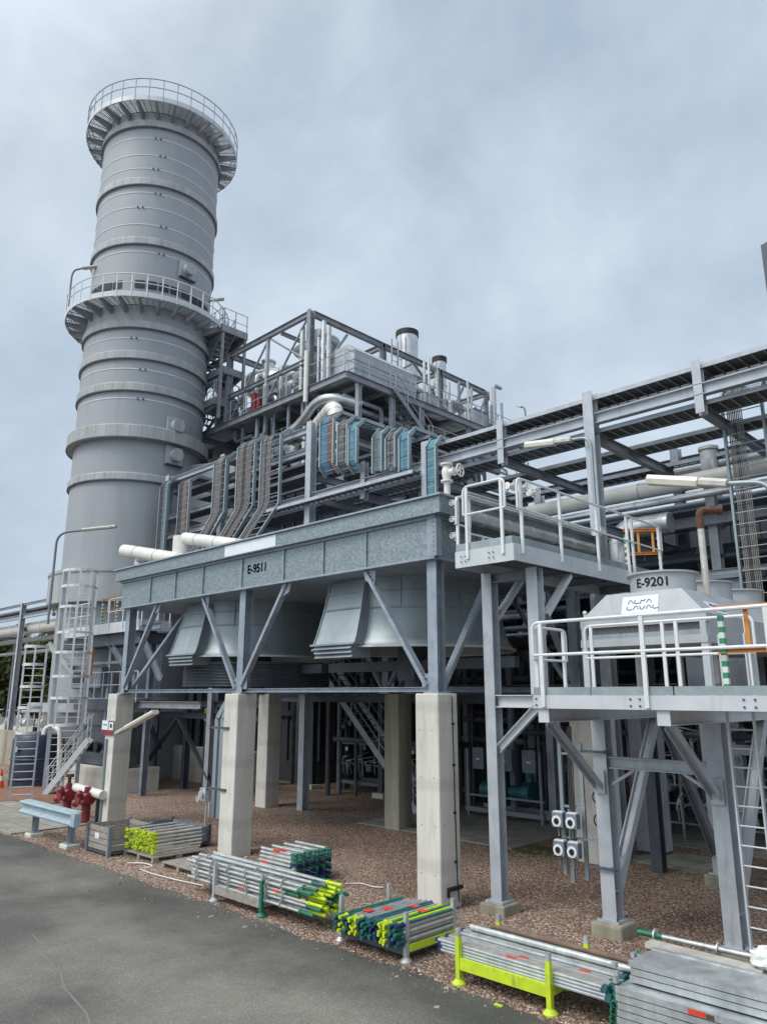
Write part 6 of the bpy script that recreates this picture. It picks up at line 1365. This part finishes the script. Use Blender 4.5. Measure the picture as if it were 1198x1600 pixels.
b = MB(); b.lathe([(.01, .3), (.26, .32), (.3, .5), (.3, 1.5), (.2, 1.75), (.08, 1.85), (.07, 2.0)], (-13.5, 25.8, 0), 22); b.build('cylinder', REDF, t)
b = MB(); b.bar((-13.95, 25.7, .2), (-13.55, 25.9, 2.5), .04); b.bar((-13.2, 25.7, .2), (-13.4, 25.9, 2.5), .04); b.build('trolley_frame', MIDP, t)
b = MB(); b.cyl((-13.9, 25.55, .22), .22, .08, 18, (0, -1, 0)); b.cyl((-13.1, 25.55, .22), .22, .08, 18, (0, -1, 0)); b.build('wheel', BLACK, t)
for k, (x, y, z) in enumerate(((-14.6, 20.0, 2.4), (-30.2, 19.4, 2.85), (-24.6, 20.3, 2.9))):
    t = thing('beacon_lamp', ('green and white beacon behind the walkway column', 'lime capped beacon beside the slanted pillar lamp', 'beacon under the far left beams')[k], 'beacon', (x, y, z))
    b = MB(); b.cyl((x, y, z), .09, .35, 14); b.build('lens', PANELW, t); b = MB(); b.cyl((x, y, z+.351), .1, .2, 14, r2=.06); b.build('cap', LIMEC, t); b = MB(); b.bar((x, y, 0), (x, y, z-.001), .07); b.build('pole', MIDP, t)
for k, x in enumerate((-16.2, -15.9)):
    b = MB(); b.bar((x+2.3, 24.2, 0), (x+2.3, 24.2, 1.3), .1); tag(b.build('marker_post', HIVIS), 'fluorescent yellow marker post in the dim inner yard', 'post', 'yellow marker posts in the inner yard')
# jumble of pipes and valves, paints picked dark to stand for the gloom
random.seed(77)
for k in range(80):
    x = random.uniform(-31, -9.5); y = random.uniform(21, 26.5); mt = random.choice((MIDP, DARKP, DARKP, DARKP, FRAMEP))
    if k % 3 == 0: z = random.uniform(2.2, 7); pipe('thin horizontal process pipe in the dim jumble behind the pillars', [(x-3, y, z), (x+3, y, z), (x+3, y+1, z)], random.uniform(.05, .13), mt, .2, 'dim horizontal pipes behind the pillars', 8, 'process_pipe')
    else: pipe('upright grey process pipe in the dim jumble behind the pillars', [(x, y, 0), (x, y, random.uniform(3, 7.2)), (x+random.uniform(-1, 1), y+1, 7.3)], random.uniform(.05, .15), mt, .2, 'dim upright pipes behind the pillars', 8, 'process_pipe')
for k in range(34):
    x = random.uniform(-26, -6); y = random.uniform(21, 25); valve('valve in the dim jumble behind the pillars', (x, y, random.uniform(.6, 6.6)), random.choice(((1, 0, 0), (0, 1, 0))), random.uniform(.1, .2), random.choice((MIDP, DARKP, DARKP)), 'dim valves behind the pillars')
# piping manifold behind the trestle legs on the right
mf = thing('pipe_manifold', 'dense dark manifold of thin tubes behind the trestle legs', 'manifold', (-9, 22, 0))
b = MB()
for x in [-11.2+k*.75 for k in range(12)]: b.bar((x, 21.9, 0), (x, 21.9, 3.4), .07)
for z in (.5, 1.0, 1.5, 2.1, 2.8, 3.3): b.bar((-11.3, 21.9, z), (-2.8, 21.9, z), .05)
b.build('frame', MIDP, mf)
b = MB(); random.seed(81)
for k in range(60):
    x = random.uniform(-11, -3.2); z = random.uniform(.2, 2.6)
    b.tube(path([(x, 21.8, z), (x, 21.7, z+random.uniform(.3, .8)), (x+random.uniform(-.7, .7), 21.7, z+random.uniform(.3, .8)), (x, 22.3, z+.6)], .08, 3), random.uniform(.015, .035), 6)
islands(b, 'tubing', TUBE, mf)
for k in range(12): b = MB(); b.cyl((-10.8+k*.62, 21.72, 2.35+.1*(k % 3)), .12, .07, 14, (0, -1, 0)); b.build('gauge', (BLACK, HIVIS if k == 5 else MIDP, TUBE)[k % 3], mf)
t = thing('grey_cabinet', 'tall plain light grey cabinet behind the trestle legs', 'cabinet', (-9.6, 19.3, 0))
b = MB(); b.box(-9.9, -9.2, 19.4, 20.0, .1, 3.4); b.build('body', PAINT, t, bevel=.02); b = MB(); b.box(-9.88, -9.22, 19.42, 19.98, 0, .099); b.build('plinth', DARKP, t)
